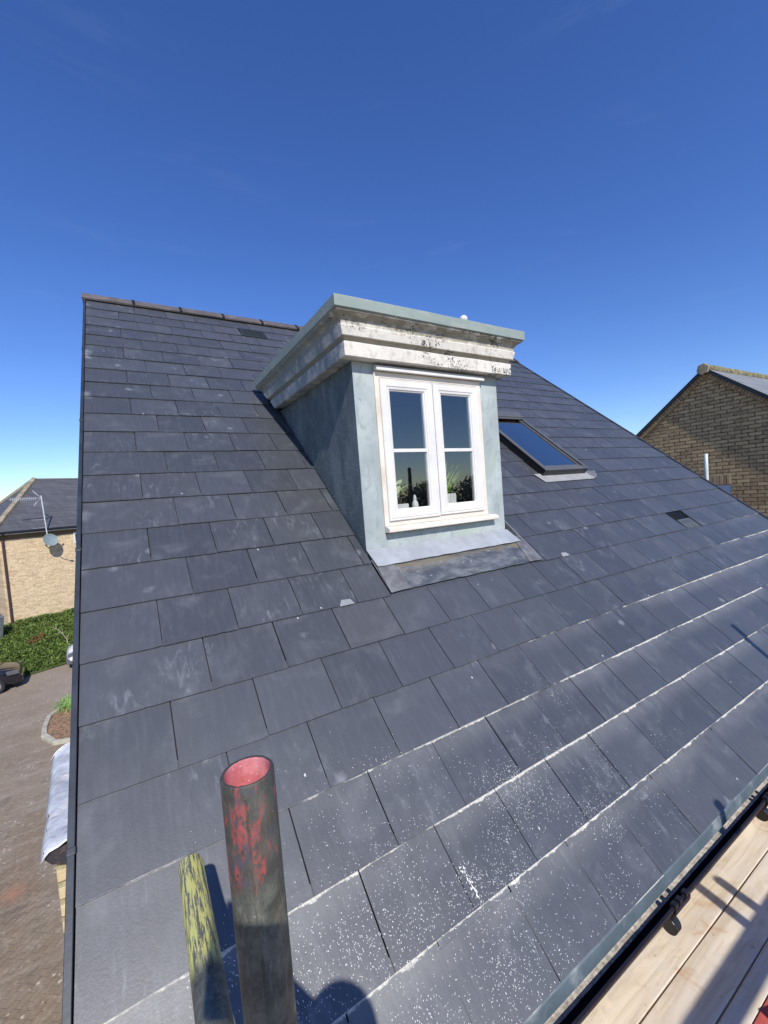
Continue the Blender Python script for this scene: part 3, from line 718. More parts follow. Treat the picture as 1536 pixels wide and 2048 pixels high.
for i in range(16):
    a=rr.uniform(0,2*PI); leafblade(m,(1.70,1.355,pz+.035),(math.cos(a),abs(math.sin(a))*.6-.2,0),rr.uniform(.3,1.3),rr.uniform(.06,.11),.014,rr.uniform(.5,1.6),6,rr.random())
m.build('leaves',M_rusty,pl,recalc=False)
pl=thing('broad_leaf_plant','broad pale-leaved plant standing behind the left pane of the dormer window','plant',(1.77,1.42,pz))
m=MB(); m.tube((1.77,1.42,pz),(1.77,1.42,pz+.09),.030,18,.038); m.build('pot',M_dark,pl)
m=MB()
for (a,up,L_,c_) in ((0,1.2,.27,2.4),(2.6,1.2,.26,2.2),(1.2,1.3,.24,1.5),(3.6,1.0,.24,2.0),(5.2,1.1,.24,2.3)):
    leafblade(m,(1.77,1.42,pz+.08),(math.cos(a),abs(math.sin(a))*.5-.15,0),up,L_,.026,c_,9,rr.random())
m.build('leaves',M_plantp,pl,recalc=False)
o=MB(); 
rings=[]
for (z,r_) in ((0,.018),(.02,.024),(.045,.02),(.06,.010),(.075,.012),(.09,.007),(.098,.001)):
    rings.append([(1.868+r_*math.cos(2*PI*i/16),1.345+r_*math.sin(2*PI*i/16),pz+z) for i in range(16)])
o.loft(rings); tag(o.build('ornament',M_potw,smooth=True),'small white ornament at the right edge of the left dormer pane','ornament')

# white ball on the dormer top
rings=[]
for k in range(9):
    a=-PI/2*.5+(PI/2*1.5)*k/8; r_=.0235*math.cos(a)*1.0 if k<8 else .0005; zz=2.4405+.0155+.0225*math.sin(a)
    rings.append([(2.196+r_*(1.15)*math.cos(2*PI*i/20),1.105+r_*math.sin(2*PI*i/20),zz+.001*math.sin(i)) for i in range(20)])
o=MB(); o.loft(rings); tag(o.build('pebble',M_potw,smooth=True),'round white pebble lying on top of the dormer cornice','pebble')

# ------------------------------------------------------------------ roof window
VX0,VX1,VS0,VS1=3.655,4.340,2.225,3.412
m=MB(); hgt=.078
m.box(VX0,VX0+.045,VS0,VS1,-.02,hgt); m.box(VX1-.045,VX1,VS0,VS1,-.02,hgt); m.box(VX0+.045,VX1-.045,VS0,VS0+.06,-.02,hgt); m.box(VX0+.045,VX1-.045,VS1-.10,VS1,-.02,hgt)
rw=m.build('roof_window',M_black,house,RM,bevel=.003)
m=MB(); t_=hgt
m.box(VX0-.004,VX0+.038,VS0-.004,VS1-.06,t_+.001,t_+.010); m.box(VX1-.038,VX1+.004,VS0-.004,VS1-.06,t_+.001,t_+.010)
m.box(VX0+.0385,VX1-.0385,VS0-.004,VS0+.052,t_+.0005,t_+.007)
m.box(VX0-.006,VX1+.006,VS1-.12,VS1+.012,t_+.011,t_+.030); m.box(VX0+.02,VX1-.02,VS1-.150,VS1-.121,t_+.0105,t_+.020)
m.build('cover_frame',M_veluxf,rw,RM,bevel=.003)
m=MB(); 
m.box(VX0+.046,VX0+.074,VS0+.062,VS1-.11,t_-.020,t_-.003); m.box(VX1-.074,VX1-.046,VS0+.062,VS1-.11,t_-.020,t_-.003); m.box(VX0+.0745,VX1-.0745,VS0+.062,VS0+.088,t_-.020,t_-.004)
m.build('sash_frame',M_veluxf,rw,RM,bevel=.002)
m=MB(); m.quad((VX0+.047,VS0+.063,t_-.012),(VX1-.047,VS0+.063,t_-.012),(VX1-.047,VS1-.101,t_-.012),(VX0+.047,VS1-.101,t_-.012)); m.build('window_pane',M_glassr,rw,RM,recalc=False)
m=MB(); x0,x1,s0,s1,n0,n1=VX0+.03,VX1-.03,VS0+.03,VS1-.03,-.55,-.021
m.quad((x0,s0,n0),(x1,s0,n0),(x1,s1,n0),(x0,s1,n0)); m.quad((x0,s0,n0),(x1,s0,n0),(x1,s0,n1),(x0,s0,n1)); m.quad((x0,s1,n0),(x1,s1,n0),(x1,s1,n1),(x0,s1,n1)); m.quad((x0,s0,n0),(x0,s1,n0),(x0,s1,n1),(x0,s0,n1)); m.quad((x1,s0,n0),(x1,s1,n0),(x1,s1,n1),(x1,s0,n1))
m.build('light_shaft',M_room,rw,RM,recalc=False)
m=MB(); P=[(VX0-.09,2.262),(VX0-.05,2.125),(VX1+.045,2.128),(VX1+.185,2.215),(VX1+.20,2.262),(VX1+.10,2.262)]
m.prism([(a,b,.0125) for a,b in P],(0,0,.004)); m.build('apron_flashing',M_silver,rw,RM,bevel=.001)
m=MB(); m.prism([(VX1+.075,2.129,.0165),(VX1+.18,2.200,.0165),(VX1+.175,2.262,.0165),(VX1+.03,2.262,.0165)],(0,0,.002)); m.build('apron_patch',M_leadm,rw,RM)

# ------------------------------------------------------------------ crumbs of mortar on the slates near the eaves
rc=random.Random(11); mb=MB(); cnt=0
def surf(s): # height of the slate surface above the roof plane
    f=(s/.25)%1.0
    return .0098-.0085*f*.88+.0006
clumps=[]
for _ in range(60):
    clumps.append((rc.gauss(1.02,.38),rc.gauss(.05,.22),rc.uniform(.03,.10),rc.uniform(.3,1)))
tries=0
while cnt<4300 and tries<200000:
    tries+=1
    if rc.random()<.55:
        c_=rc.choice(clumps); u=rc.gauss(c_[0],c_[2]); s=rc.gauss(c_[1],c_[2]*.8)
    else:
        u=rc.gauss(1.0,.42); s=rc.gauss(.02,.22)
    if s<-.245 or s>.95 or u<.25 or u>3.2: continue
    f=(s/.25)%1.0
    d=noise.noise(Vector((u*3.1,s*4.7,3)))+.35
    # sparser away from the worst patch, and near the top of each slate
    if rc.random()>max(.08,d)*(.35+.65*(1-f)): continue
    cu=(((u-(0 if int(math.floor(s/.25))%2 else .15))/.3)%1.0)
    if rc.random()<.35*abs(cu-.6): continue
    L_=rc.uniform(.0014,.0050)*(1.3 if rc.random()<.08 else 1); W_=rc.uniform(.0009,.0020); a=rc.gauss(PI/2,.5); h=.0009
    n0=surf(s); ca,sa=math.cos(a),math.sin(a); pts=[]
    k=5
    for i in range(k):
        t=2*PI*i/k; rx=L_*.5*math.cos(t)*rc.uniform(.7,1.2); ry=W_*.5*math.sin(t)*rc.uniform(.7,1.3)
        pts.append((u+rx*ca-ry*sa,s+rx*sa+ry*ca,n0))
    tp=[(x,y,n0+h) for x,y,_ in pts]
    mb.add(pts+tp,[tuple(range(k,2*k))]+[(i,(i+1)%k,k+(i+1)%k,k+i) for i in range(k)]); cnt+=1
# scrapes
for (u0,s0,u1,s1,w_) in ((1.075,.112,1.082,.015,.006),):
    for q in range(46):
        f=rc.random(); u=u0+(u1-u0)*f+rc.gauss(0,w_*.8); s=s0+(s1-s0)*f; n0=surf(s); l=rc.uniform(.0012,.004); ww=rc.uniform(.0006,.0018)
        mb.add([(u-ww,s-l,n0),(u+ww,s-l*.8,n0),(u+ww,s+l,n0),(u-ww,s+l*.9,n0),(u-ww,s-l,n0+.0007),(u+ww,s-l*.8,n0+.0007),(u+ww,s+l,n0+.0007),(u-ww,s+l*.9,n0+.0007)],[(4,5,6,7),(0,1,5,4),(1,2,6,5),(2,3,7,6),(3,0,4,7)])
tag(mb.build('mortar_crumbs',M_crumb,None,RM,recalc=False),'white mortar crumbs scattered over the lowest courses of slate','crumbs',kind='stuff')

# ------------------------------------------------------------------ scaffold
BZ=-.60
ylab=['weathered scaffold board running under the black gutter','pale scaffold board between the gutter board and the yellow-edged one','third scaffold board out from the gutter, crossed by the rail shadow']
ys=[(.015,-.190),(-.196,-.342),(-.347,-.414)]
for i,(a,b) in enumerate(ys):
    m=MB(); n=40; m.t=i*.31+.1
    vs=[];
    for k in range(n+1):
        x=-.9+k*6.4/n; wob=noise.noise(Vector((x*2.3,i*3.1,0)))*.0022; zz=noise.noise(Vector((x*1.1,i*9,5)))*.003
        vs+= [(x,a+wob,BZ+zz),(x,b+wob*.6,BZ+zz),(x,b+wob*.6,BZ-.038+zz),(x,a+wob,BZ-.038+zz)]
    fs=[]
    for k in range(n):
        for j in range(4): fs.append((4*k+j,4*k+(j+1)%4,4*k+4+(j+1)%4,4*k+4+j))
    fs+=[(3,2,1,0),(4*n,4*n+1,4*n+2,4*n+3)]
    m.add(vs,fs); tag(m.build('scaffold_board',M_wood,bevel=.003),ylab[i],'board','scaffold boards beside the eaves')
m=MB(); m.box(-.9,5.5,-.62,-.418,BZ-.036,BZ+.004); tag(m.build('painted_board',M_redb,bevel=.003),'red painted board beside the pale scaffold boards at the bottom right corner','board')
for i,(a,b) in enumerate(((-.63,-.855),(-.86,-1.085),(-1.09,-1.315),(-1.32,-1.545))):
    m=MB(); m.t=.2+i*.2; m.box(-.9,5.5,b,a,BZ-.038,BZ-.0003*i); tag(m.build('scaffold_board',M_wood,bevel=.003),['scaffold board just outside the red painted board','second scaffold board outside the red painted board','third scaffold board outside the red painted board','outermost scaffold board under the guard rail'][i],'board','scaffold boards beside the eaves')
# red-topped standard
def standard(name,label,x,y,z0,z1,mat,inner,group=None,tilt=(0,0)):
    t=thing(name,label,'scaffold pole',(x,y,z0),group)
    r=.02415; N=40; m=MB(); rings=[]
    for (zz,rr_) in [(z0,r)]+[(z0+(z1-z0)*k/30,r) for k in range(1,30)]+[(z1-.002,r),(z1,r-.001),(z1-.0005,r-.0034),(z1-.003,r-.0040),(z1-.25,r-.0040)]:
        f=(zz-z0)/(z1-z0); rings.append([(x+tilt[0]*f+rr_*math.cos(2*PI*i/N),y+tilt[1]*f+rr_*math.sin(2*PI*i/N),zz+(.0008*noise.noise(Vector((i*.9,0,0))) if zz>z1-.01 else 0)) for i in range(N)])
    # outside rings
    m.cur=0; m.loft(rings[:-2],True,False)
    m.cur=1; m.loft(rings[-3:],True,False)
    o=m.build('tube',[mat,inner],t,smooth=True,recalc=False)
    return t,o
t,o=standard('scaffold_pole','upright scaffold pole with flaking red paint and an open red-painted end',.3165,-.592,G,1.092,M_polered,M_redin)
m=MB(); # welded seam
a=rad(-108); cx_,cy_=.3165+.0240*math.cos(a),-.592+.0240*math.sin(a)
m.loft([[(cx_+.0012*math.cos(2*PI*q/6)+.0004*noise.noise(Vector((k*.7,1,1))),cy_+.0009*math.sin(2*PI*q/6),.45+k*.0105) for q in range(6)] for k in range(61)]); m.build('weld_seam',M_polered,t)
m=MB()
for i in range(24):
    zz=1.086-i*.009; a=rad(95); m.box(.3165+.0196*math.cos(a)-.001,.3165+.0196*math.cos(a)+.001,-.592+.0196*math.sin(a)-.0006,-.592+.0196*math.sin(a)+.0006,zz-.0055,zz)
m.build('inner_seam',M_redin,t)
# yellow tube pointing up over the roof
A=Vector((.2805,-.352,.600)); B=Vector((.284,-.006,.580)); d_=(B-A); base=A-d_*2.4
t=thing('scaffold_tube','near-level scaffold tube with worn yellow paint, pointing over the slates left of the red-topped pole','scaffold pole',tuple(base))
m=MB(); N=36; rings=[]; dn=d_.normalized(); u_=dn.orthogonal().normalized(); w_=dn.cross(u_)
tot=(B-base).length
for k in range(41): rings.append((tot*k/40,.02415))
rings+= [(tot,.0205),(tot-.2,.0200)]
RR=[[base+dn*l+(u_*math.cos(2*PI*i/N)+w_*math.sin(2*PI*i/N))*r for i in range(N)] for l,r in rings]
m.loft(RR,True,False); m.build('tube',M_poleyel,t,smooth=True,recalc=False)
# outer row of standards and the guard rail, just outside the picture
for (x,z1,lab) in ((2.25,.53,'short scaffold pole at the outer edge of the boards'),(2.135,.95,'tall scaffold pole beside the short one at the outer edge'),(3.54,1.70,'tallest scaffold pole, far along the outer edge of the boards')):
    standard('scaffold_pole',lab,x,-1.40 if x>2.2 else -1.40,G,z1,M_steel,M_steel)
t=thing('guard_rail','timber guard rail along the outer edge of the scaffold','rail',(1.5,-1.44,.35))
m=MB(); m.box(.75,5.4,-1.456,-1.430,.335,.425); m.build('rail',M_wood,t,bevel=.003)
# pole seen over the right verge
standard('scaffold_pole','pale galvanised scaffold pole standing beyond the right verge, in front of the brown brick gable',6.75,1.557,G,1.564,m_plain('pale_zinc',(.62,.66,.60),.5,.2,.1,12,.2,.002),M_dark)
# yellow-capped tube on the red board
t=thing('capped_tube','short tube with yellow end cap lying on the red board at the bottom right corner','tube',(2.02,-.47,BZ+.01))
m=MB(); m.tube((2.035,-.475,BZ+.022),(2.3,-.56,BZ+.022),.012,20); m.build('tube',M_steel,t,smooth=True)
m=MB(); m.tube((1.975,-.455,BZ+.022),(2.034,-.4747,BZ+.022),.0145,20); m.build('end_cap',M_yel,t,smooth=True,bevel=.003)

# ------------------------------------------------------------------ photographer (behind the lens, casts the shadows on pole and slates)
per=None
def skin_obj(name,verts,edges,radii,mat,parent,sub=2):
    me=bpy.data.meshes.new(name); me.from_pydata(verts,edges,[]); me.materials.append(mat)
    o=bpy.data.objects.new(name,me); place(o,Matrix.Identity(4),parent)
    sk=o.modifiers.new('skin','SKIN'); sk.use_smooth_shade=True
    if not me.skin_vertices: me.skin_vertices.new(name='')
    for i,r in enumerate(radii):
        me.skin_vertices[0].data[i].radius=(r,r) if not isinstance(r,tuple) else r
    me.skin_vertices[0].data[0].use_root=True
    s=o.modifiers.new('sub','SUBSURF'); s.levels=sub; s.render_levels=sub
    return o
M_jacket=m_plain('dark_jacket',(.05,.06,.09),.8); M_skin=m_plain('skin',(.55,.36,.27),.55,0,.06); M_phone=m_plain('phone_case',(.02,.02,.025),.3)
bx,by=.385,-1.28
V=[(bx,by,.30),(bx,by,.50),(bx,by+.01,.76),(bx,by,.88),(bx,by+.01,.945),(bx,by+.03,1.045),(bx,by+.03,1.10),
   (bx+.17,by-.01,.80),(bx+.22,by+.10,.62),(bx+.02,by+.20,.90),(.282,by+.232,1.11),
   (bx-.17,by,.80),(bx-.28,by+.08,.66),(bx-.28,by+.16,.86),(.140,by+.232,1.06),
   (bx+.10,by-.01,.24),(bx+.11,by+.02,-.14),(bx+.11,by-.02,-.53),(bx+.12,by+.10,-.575),
   (bx-.10,by-.01,.24),(bx-.11,by+.02,-.14),(bx-.11,by-.02,-.53),(bx-.12,by+.10,-.575)]
E_=[(0,1),(1,2),(2,3),(3,4),(4,5),(5,6),(2,7),(7,8),(8,9),(9,10),(2,11),(11,12),(12,13),(13,14),(0,15),(15,16),(16,17),(17,18),(0,19),(19,20),(20,21),(21,22)]
Rr=[(.15,.11),(.14,.10),(.15,.10),(.07,.07),(.055,.055),(.085,.095),(.06,.07),.06,.047,.035,.028,.06,.047,.035,.028,.085,.06,.042,.038,.085,.06,.042,.038]
per=skin_obj('person',V,E_,Rr,M_jacket,None)
tag(per,'person in a dark jacket on the scaffold boards holding a phone up','person')
hair=MB()
rings=[]
for k in range(7):
    a=PI/2*k/6; rr_=.100*math.cos(a)+.0005; rings.append([(bx+rr_*math.cos(2*PI*i/20),by+.02+rr_*1.08*math.sin(2*PI*i/20),1.065+.105*math.sin(a)) for i in range(20)])
hair.loft(rings); hair.build('hair',M_dark,per,smooth=True)
def hand(side,px,py,pz_):
    fv=[(px,py,pz_-.05),(px,py+.004,pz_-.01)]; fe=[(0,1)]; fr=[.024,.030]
    for i in range(4):
        z=pz_+.035-i*.021; b=len(fv); L_=[.030,.034,.031,.024][i]
        fv+=[(px,py+.012,z),(px-side*.012,py+L_,z+.002),(px-side*(.030),py+L_+.004,z+.001)]; fe+=[(1,b),(b,b+1),(b+1,b+2)]; fr+=[.011,.009,.008]
    b=len(fv); fv+=[(px-side*.012,py-.018,pz_+.01),(px-side*.036,py-.022,pz_+.035)]; fe+=[(1,b),(b,b+1)]; fr+=[.011,.009]
    skin_obj('hand',fv,fe,fr,M_skin,per)
hand(1,.278,-1.045,1.17); hand(-1,.145,-1.045,1.12)
m=MB(); a_=Rt; 
ph=Matrix((( Rt.x,-Dn.x,-Fw.x,CAM.x),(Rt.y,-Dn.y,-Fw.y,CAM.y),(Rt.z,-Dn.z,-Fw.z,CAM.z),(0,0,0,1)))
m.box(-.062,.048,-.165,-.014,.016,.024)
tag(m.build('phone',M_phone,None,ph,bevel=.004),'dark phone held up in both hands by the person on the boards','phone')

# ------------------------------------------------------------------ canopy and bay on the left gable of this house
cn=thing('bay_canopy','bay with buff stone wall under a crumpled silver lead roof, below the left verge','bay',(-.4,6.4,G))
m=MB(); m.loft([[(-.895,5.27,G),(.058,5.27,G),(.058,7.5,G),(-1.05,7.5,G)],[(-.895,5.27,-2.5),(.058,5.27,-2.5),(.058,7.5,-2.5),(-1.05,7.5,-2.5)]]); m.build('wall',M_stone,cn,bevel=.02)
m=MB(); nx_,ny_=26,80; x0,x1,y0,y1=-.985,.055,5.08,7.62
g=[]
for j in range(ny_+1):
    for i in range(nx_+1):
        u=i/nx_; y=y0+(y1-y0)*j/ny_; xo=x0-.085*(y-y0); x=xo+(x1-xo)*u; y+=(.45*(u-.25) if j==ny_ else 0)
        z=-2.36+.20*u+.045*noise.noise(Vector((x*3.2,y*1.7,1)))+.030*noise.noise(Vector((x*8,y*4.5,4)))
        if u<.10: z-=(.10-u)**2*9
        if j<3: z-=(3-j)*.012
        if j>ny_-10: z+= (j-(ny_-10))*.028*u; 
        g.append((x,y,z))
fs=[(j*(nx_+1)+i,j*(nx_+1)+i+1,(j+1)*(nx_+1)+i+1,(j+1)*(nx_+1)+i) for j in range(ny_) for i in range(nx_)]
m.add(g,fs)
def foil():
    t=NT('silver_lead'); n=t.noise(2.6,5,.6); c=t.mix(t.step(n,.35,.7),(.46,.47,.49),(.74,.75,.76))
    return t.fin(c,.40,.25,t.bump(t.noise(5,4,.5,None,.8),.8,.06),.6)
mo=m.build('lead_roof',foil(),cn,smooth=True,recalc=False); sd=mo.modifiers.new('sol','SOLIDIFY'); sd.thickness=.012
m=MB(); pf=[(-.965,-2.40),(-.955,-2.49),(-.90,-2.57),(-.76,-2.63),(.05,-2.66),(.05,-2.40)]
m.loft([[(a,5.12,b) for a,b in pf],[(a-(.18 if a<0 else 0),7.45,b) for a,b in pf]])
def soff():
    t=NT('rotten_soffit'); n=t.noise(4,5,.6); c=t.mix(t.step(n,.42,.6),(.03,.028,.035),(.20,.11,.06)); return t.fin(c,.8)
m.build('soffit',soff(),cn,bevel=.02)

# ------------------------------------------------------------------ left neighbour: buff brick house on the bank
t2=Vector((.925,.381,0)); n2=Vector((-.381,.925,0)); ze,zr,zb=.92,3.98,-4.15
apx=Vector((-4.834,33.305,0)); P0=apx-t2*3.0-n2*4.2; LEN=15.0; DEP=8.4
H2=Matrix.Translation((P0.x,P0.y,0))@Matrix(((t2.x,n2.x,0,0),(t2.y,n2.y,0,0),(0,0,1,0),(0,0,0,1)))
hl=thing('brick_house','buff brick house with a hipped grey roof, standing on the green bank at left','house',tuple(H2@Vector((LEN/2,DEP/2,zb))))
m=MB(); ov=.28; m.box(ov,LEN-ov,ov,DEP-ov,zb-1.2,ze-.02); m.build('wall',M_brickL,hl,H2)
m=MB(); hx=3.0
A0=(0,0,ze);A1=(LEN,0,ze);A2=(LEN,DEP,ze);A3=(0,DEP,ze);R0=(hx,DEP/2,zr);R1=(LEN-hx,DEP/2,zr)
m.add([A0,A1,A2,A3,R0,R1],[(0,1,5,4),(1,2,5),(2,3,4,5),(3,0,4),(3,2,1,0)])
rf=m.build('roof',M_roofL,hl,H2)
m=MB(); m.tube((0,0,ze+.02),(hx,DEP/2,zr+.02),.15,6); m.build('hip_tiles',M_hip,rf,H2)
m=MB(); m.tube((0,DEP,ze+.02),(hx,DEP/2,zr+.02),.12,6); m.build('hip_tiles',M_hip,rf,H2)
m=MB(); m.tube((LEN,0,ze+.02),(LEN-hx,DEP/2,zr+.02),.15,6); m.build('hip_tiles',M_hip,rf,H2)
m=MB(); m.tube((hx,DEP/2,zr-.02),(LEN-hx,DEP/2,zr-.02),.09,8); m.build('ridge_tiles',M_ridge,rf,H2)
m=MB(); m.tube((-.05,-.06,ze-.04),(LEN,-.06,ze-.04),.07,10); m.build('gutter',M_black,hl,H2)
m=MB(); m.box(0.02,LEN,0,.26,ze-.16,ze-.10); m.build('soffit',M_upvc,hl,H2)
m=MB(); m.box(ov+.05,LEN-ov,.272,.2795,ze-.42,ze-.17); m.build('fascia_band',m_plain('brown_band',(.17,.11,.06),.9),hl,H2)
def along(p): return (p-P0).dot(t2)
m=MB(); m.tube((.42,.22,zb-.4),(.42,.22,ze-.4),.055,10); m.tube((.42,.22,ze-.4),(.42,-.02,ze-.10),.05,10); m.build('downpipe',m_plain('brown_pipe',(.06,.03,.028),.5),hl,H2)
for (wx,wz0,wz1) in ((3.52,-.1,.55),(6.1,-.6,.55),(9.2,-.6,.55),(9.2,-3.4,-2.0)):
    m=MB(); m.box(wx,wx+1.1,.235,.30,wz0,wz1); f_=m.build('window',M_upvc,hl,H2)
    m=MB(); m.box(wx+.08,wx+.52,.228,.2345,wz0+.08,wz1-.08); m.box(wx+.58,wx+1.02,.228,.2345,wz0+.08,wz1-.08); m.build('pane',M_dark,f_,H2)
# dish and aerial on that wall
dx=2.28
dsh=thing('satellite_dish','round grey satellite dish bracketed to the buff brick wall, under the aerial','satellite dish',tuple(H2@Vector((dx,0,.2))))
m=MB(); cc=Vector((dx,-.28,.27)); nrm=Vector((.15,-1,.28)).normalized(); uu=nrm.orthogonal().normalized(); ww=nrm.cross(uu); rings=[]
for (r_,dd_) in ((.001,0),(.14,.008),(.26,.03),(.345,.06),(.352,.055),(.26,.02),(.12,-.005),(.001,-.01)):
    rings.append([cc+nrm*dd_+(uu*math.cos(2*PI*i/26)+ww*math.sin(2*PI*i/26))*r_ for i in range(26)])
m.loft(rings,True,False); m.build('dish',m_plain('dish_grey',(.20,.25,.26),.6),dsh,H2,smooth=True)
m=MB(); m.pipe([(dx-.1,.27,.0),(dx-.05,-.1,.05),(dx,-.25,.2)],.03); m.pipe([(dx,-.28,-.05),(dx+.25,-.45,-.18),(dx+.42,-.75,-.05)],.018); m.tube((dx+.40,-.72,-.07),(dx+.44,-.80,0.0),.045,10); m.build('arm',M_steel,dsh,H2)
ae=thing('tv_aerial','thin metal television aerial on a tall mast in front of the hipped roof','aerial',tuple(H2@Vector((dx-.1,-.1,.2))))
m=MB(); m.tube((dx-.08,-.22,.35),(dx-.16,-.22,2.75),.032,8); m.tube((dx-.08,.2,.55),(dx-.08,-.22,.55),.02,6); m.build('mast',m_plain('aerial_alloy',(.62,.63,.64),.4,.5),ae,H2)
m=MB(); ux=dx-.17
m.tube((ux,-.22,2.62),(ux-1.35,-.30,2.60),.018,6)
for k in range(14): m.tube((ux-.25-k*.08,-.242-.005*k,2.50),(ux-.25-k*.08,-.242-.005*k,2.70),.009,5)
for s_ in (-1,1):
    for k in range(4): m.tube((ux-.02,-.24+.0,2.62+s_*.03),(ux-.30,-.24+.06*k,2.62+s_*(.30+.05*k)),.010,5)
mar=m_plain('aerial_rods',(.60,.61,.62),.4,.5)
m.build('antenna',mar,ae,H2)
m=MB(); m.tube((ux+.06,-.25,1.42),(ux-.55,-.27,1.45),.012,5); m.build('cross_arm',mar,ae,H2)
m=MB(); m.tube((ux+.12,-.25,1.0),(ux-.5,-.25,.98),.010,5); m.build('cross_arm',mar,ae,H2)
# bin beside the pipe
P=H2@Vector((-.75,-1.2,0)); bz=-4.25
wb=thing('wheelie_bin','dark grey lidded wheeled bin at the left edge, on the bank beside the brown pipe','bin',(P.x,P.y,bz))
MBn=Matrix.Translation((P.x,P.y,bz))@Matrix.Rotation(.35,4,'Z')
m=MB(); m.loft([[(-.45,-.3,0),(.45,-.3,0),(.45,.3,0),(-.45,.3,0)],[(-.55,-.38,1.0),(.55,-.38,1.0),(.55,.38,1.0),(-.55,.38,1.0)]]); mg=m_plain('bin_grey',(.10,.11,.11),.5)
m.build('body',mg,wb,MBn,bevel=.03)
m=MB(); m.loft([[(-.6,-.43,1.01),(.6,-.43,1.01),(.6,.42,1.01),(-.6,.42,1.01)],[(-.52,-.3,1.13),(.52,-.3,1.13),(.52,.36,1.17),(-.52,.36,1.17)]]); m.build('lid',mg,wb,MBn,bevel=.03)

# ------------------------------------------------------------------ bank with ground cover
def bankz(a,b):   # a along the house wall, b distance out from it
    f=min(1,max(0,(b)/5.6)); return -4.02*(1-f)+(G+.05)*f - .10*math.sin(f*PI)*-1
m=MB(); NA,NB=40,14
for i in range(NA+1):
    for j in range(NB+1):
        a=-14+i*30/NA; b=-.6+j*6.2/NB; p=H2@Vector((a,.28-b,0)); z=bankz(a,b)+.05*noise.noise(Vector((a*.8,b*.8,0)))
        m.v.append((p.x,p.y,z)); m.a.append(.3)
for i in range(NA):
    for j in range(NB): q=i*(NB+1)+j; m.f.append([q,q+NB+1,q+NB+2,q+1]); m.m.append(0)
tag(m.build('bank',M_bankd,recalc=False),kind='structure')
rb=random.Random(21); m=MB(); mr=MB()
for _ in range(52000):
    a=rb.uniform(-1.5,8.5); b=rb.uniform(0.02,5.55)
    q=noise.noise(Vector((a*1.1,b*1.6,2))); q2=noise.noise(Vector((a*3.5,b*4,7)))
    z=bankz(a,b)+.02+.14*(q+.5)+rb.uniform(-.05,.12)+.06*q2
    p=H2@Vector((a,.28-b,z)); s_=rb.uniform(.022,.052); an=rb.uniform(0,2*PI); el=rb.uniform(-.5,1.1)
    dx_=Vector((math.cos(an)*math.cos(el),math.sin(an)*math.cos(el),math.sin(el)))*s_*rb.uniform(1,2); sd_=Vector((-math.sin(an),math.cos(an),rb.uniform(-.3,.5)))*s_*.6
    tgt=mr if (noise.noise(Vector((a*.7+3,b*.7,11)))>.30 and b>2.5 and a<4.0) else m
    tgt.t=min(1,max(0,.45+.5*q2+rb.uniform(-.3,.3)))
    tgt.add([p-dx_,p+sd_,p+dx_,p-sd_],[(0,1,2,3)])
tag(m.build('ground_cover',M_leaf,recalc=False),'dense dark green ivy-like ground cover on the sloping bank','ground cover',kind='stuff')
tag(mr.build('rusty_ground_cover',M_rusty,recalc=False),'brownish low shrubs in the green bank above the black car','ground cover',kind='stuff')

# kerbed bed
def kerbring(off): return [(-2.66-off,16.0-off),(-2.74-off,16.6),(-2.74-off,17.5),(-2.35-off*.5,18.35+off),(-1.2,19.2+off),(-.4,19.3+off),(-.4,15.0-off),(-1.6,15.0-off),(-2.35-off*.5,15.3-off)]
kb=thing('planting_bed','small kerbed bed of dry soil with a grass tuft, beside the paving','planting bed',(-1.6,17.2,G))
m=MB(); ro_,ri_=kerbring(.14),kerbring(.0); n=len(ro_)
m.add([(x,y,G) for x,y in ro_]+[(x,y,G+.11) for x,y in ro_]+[(x,y,G+.11) for x,y in ri_]+[(x,y,G) for x,y in ri_],[(k*n+i,k*n+(i+1)%n,(k+1)*n+(i+1)%n,(k+1)*n+i) for k in range(3) for i in range(n)])
m.build('kerb',M_kerb,kb,bevel=.03)
m=MB(); m.add([(x,y,G+.05) for x,y in ri_],[tuple(range(n))]); m.build('soil',M_soil,kb)
m=MB(); rg_=random.Random(8)
for _ in range(1500):
    x=rg_.gauss(-1.9,.5); y=rg_.gauss(18.1,.35)
    if x<-2.6 or x>-.5 or y>19.0: continue
    a=rg_.uniform(0,2*PI); leafblade(m,(x,y,G+.05),(math.cos(a),math.sin(a),0),rg_.uniform(.5,1.4),rg_.uniform(.2,.45),.010,rg_.uniform(.4,1.6),4,rg_.random())
tag(m.build('grass',M_plant,recalc=False),'tuft of long green grass growing at the far end of the kerbed bed','grass',kind='stuff')

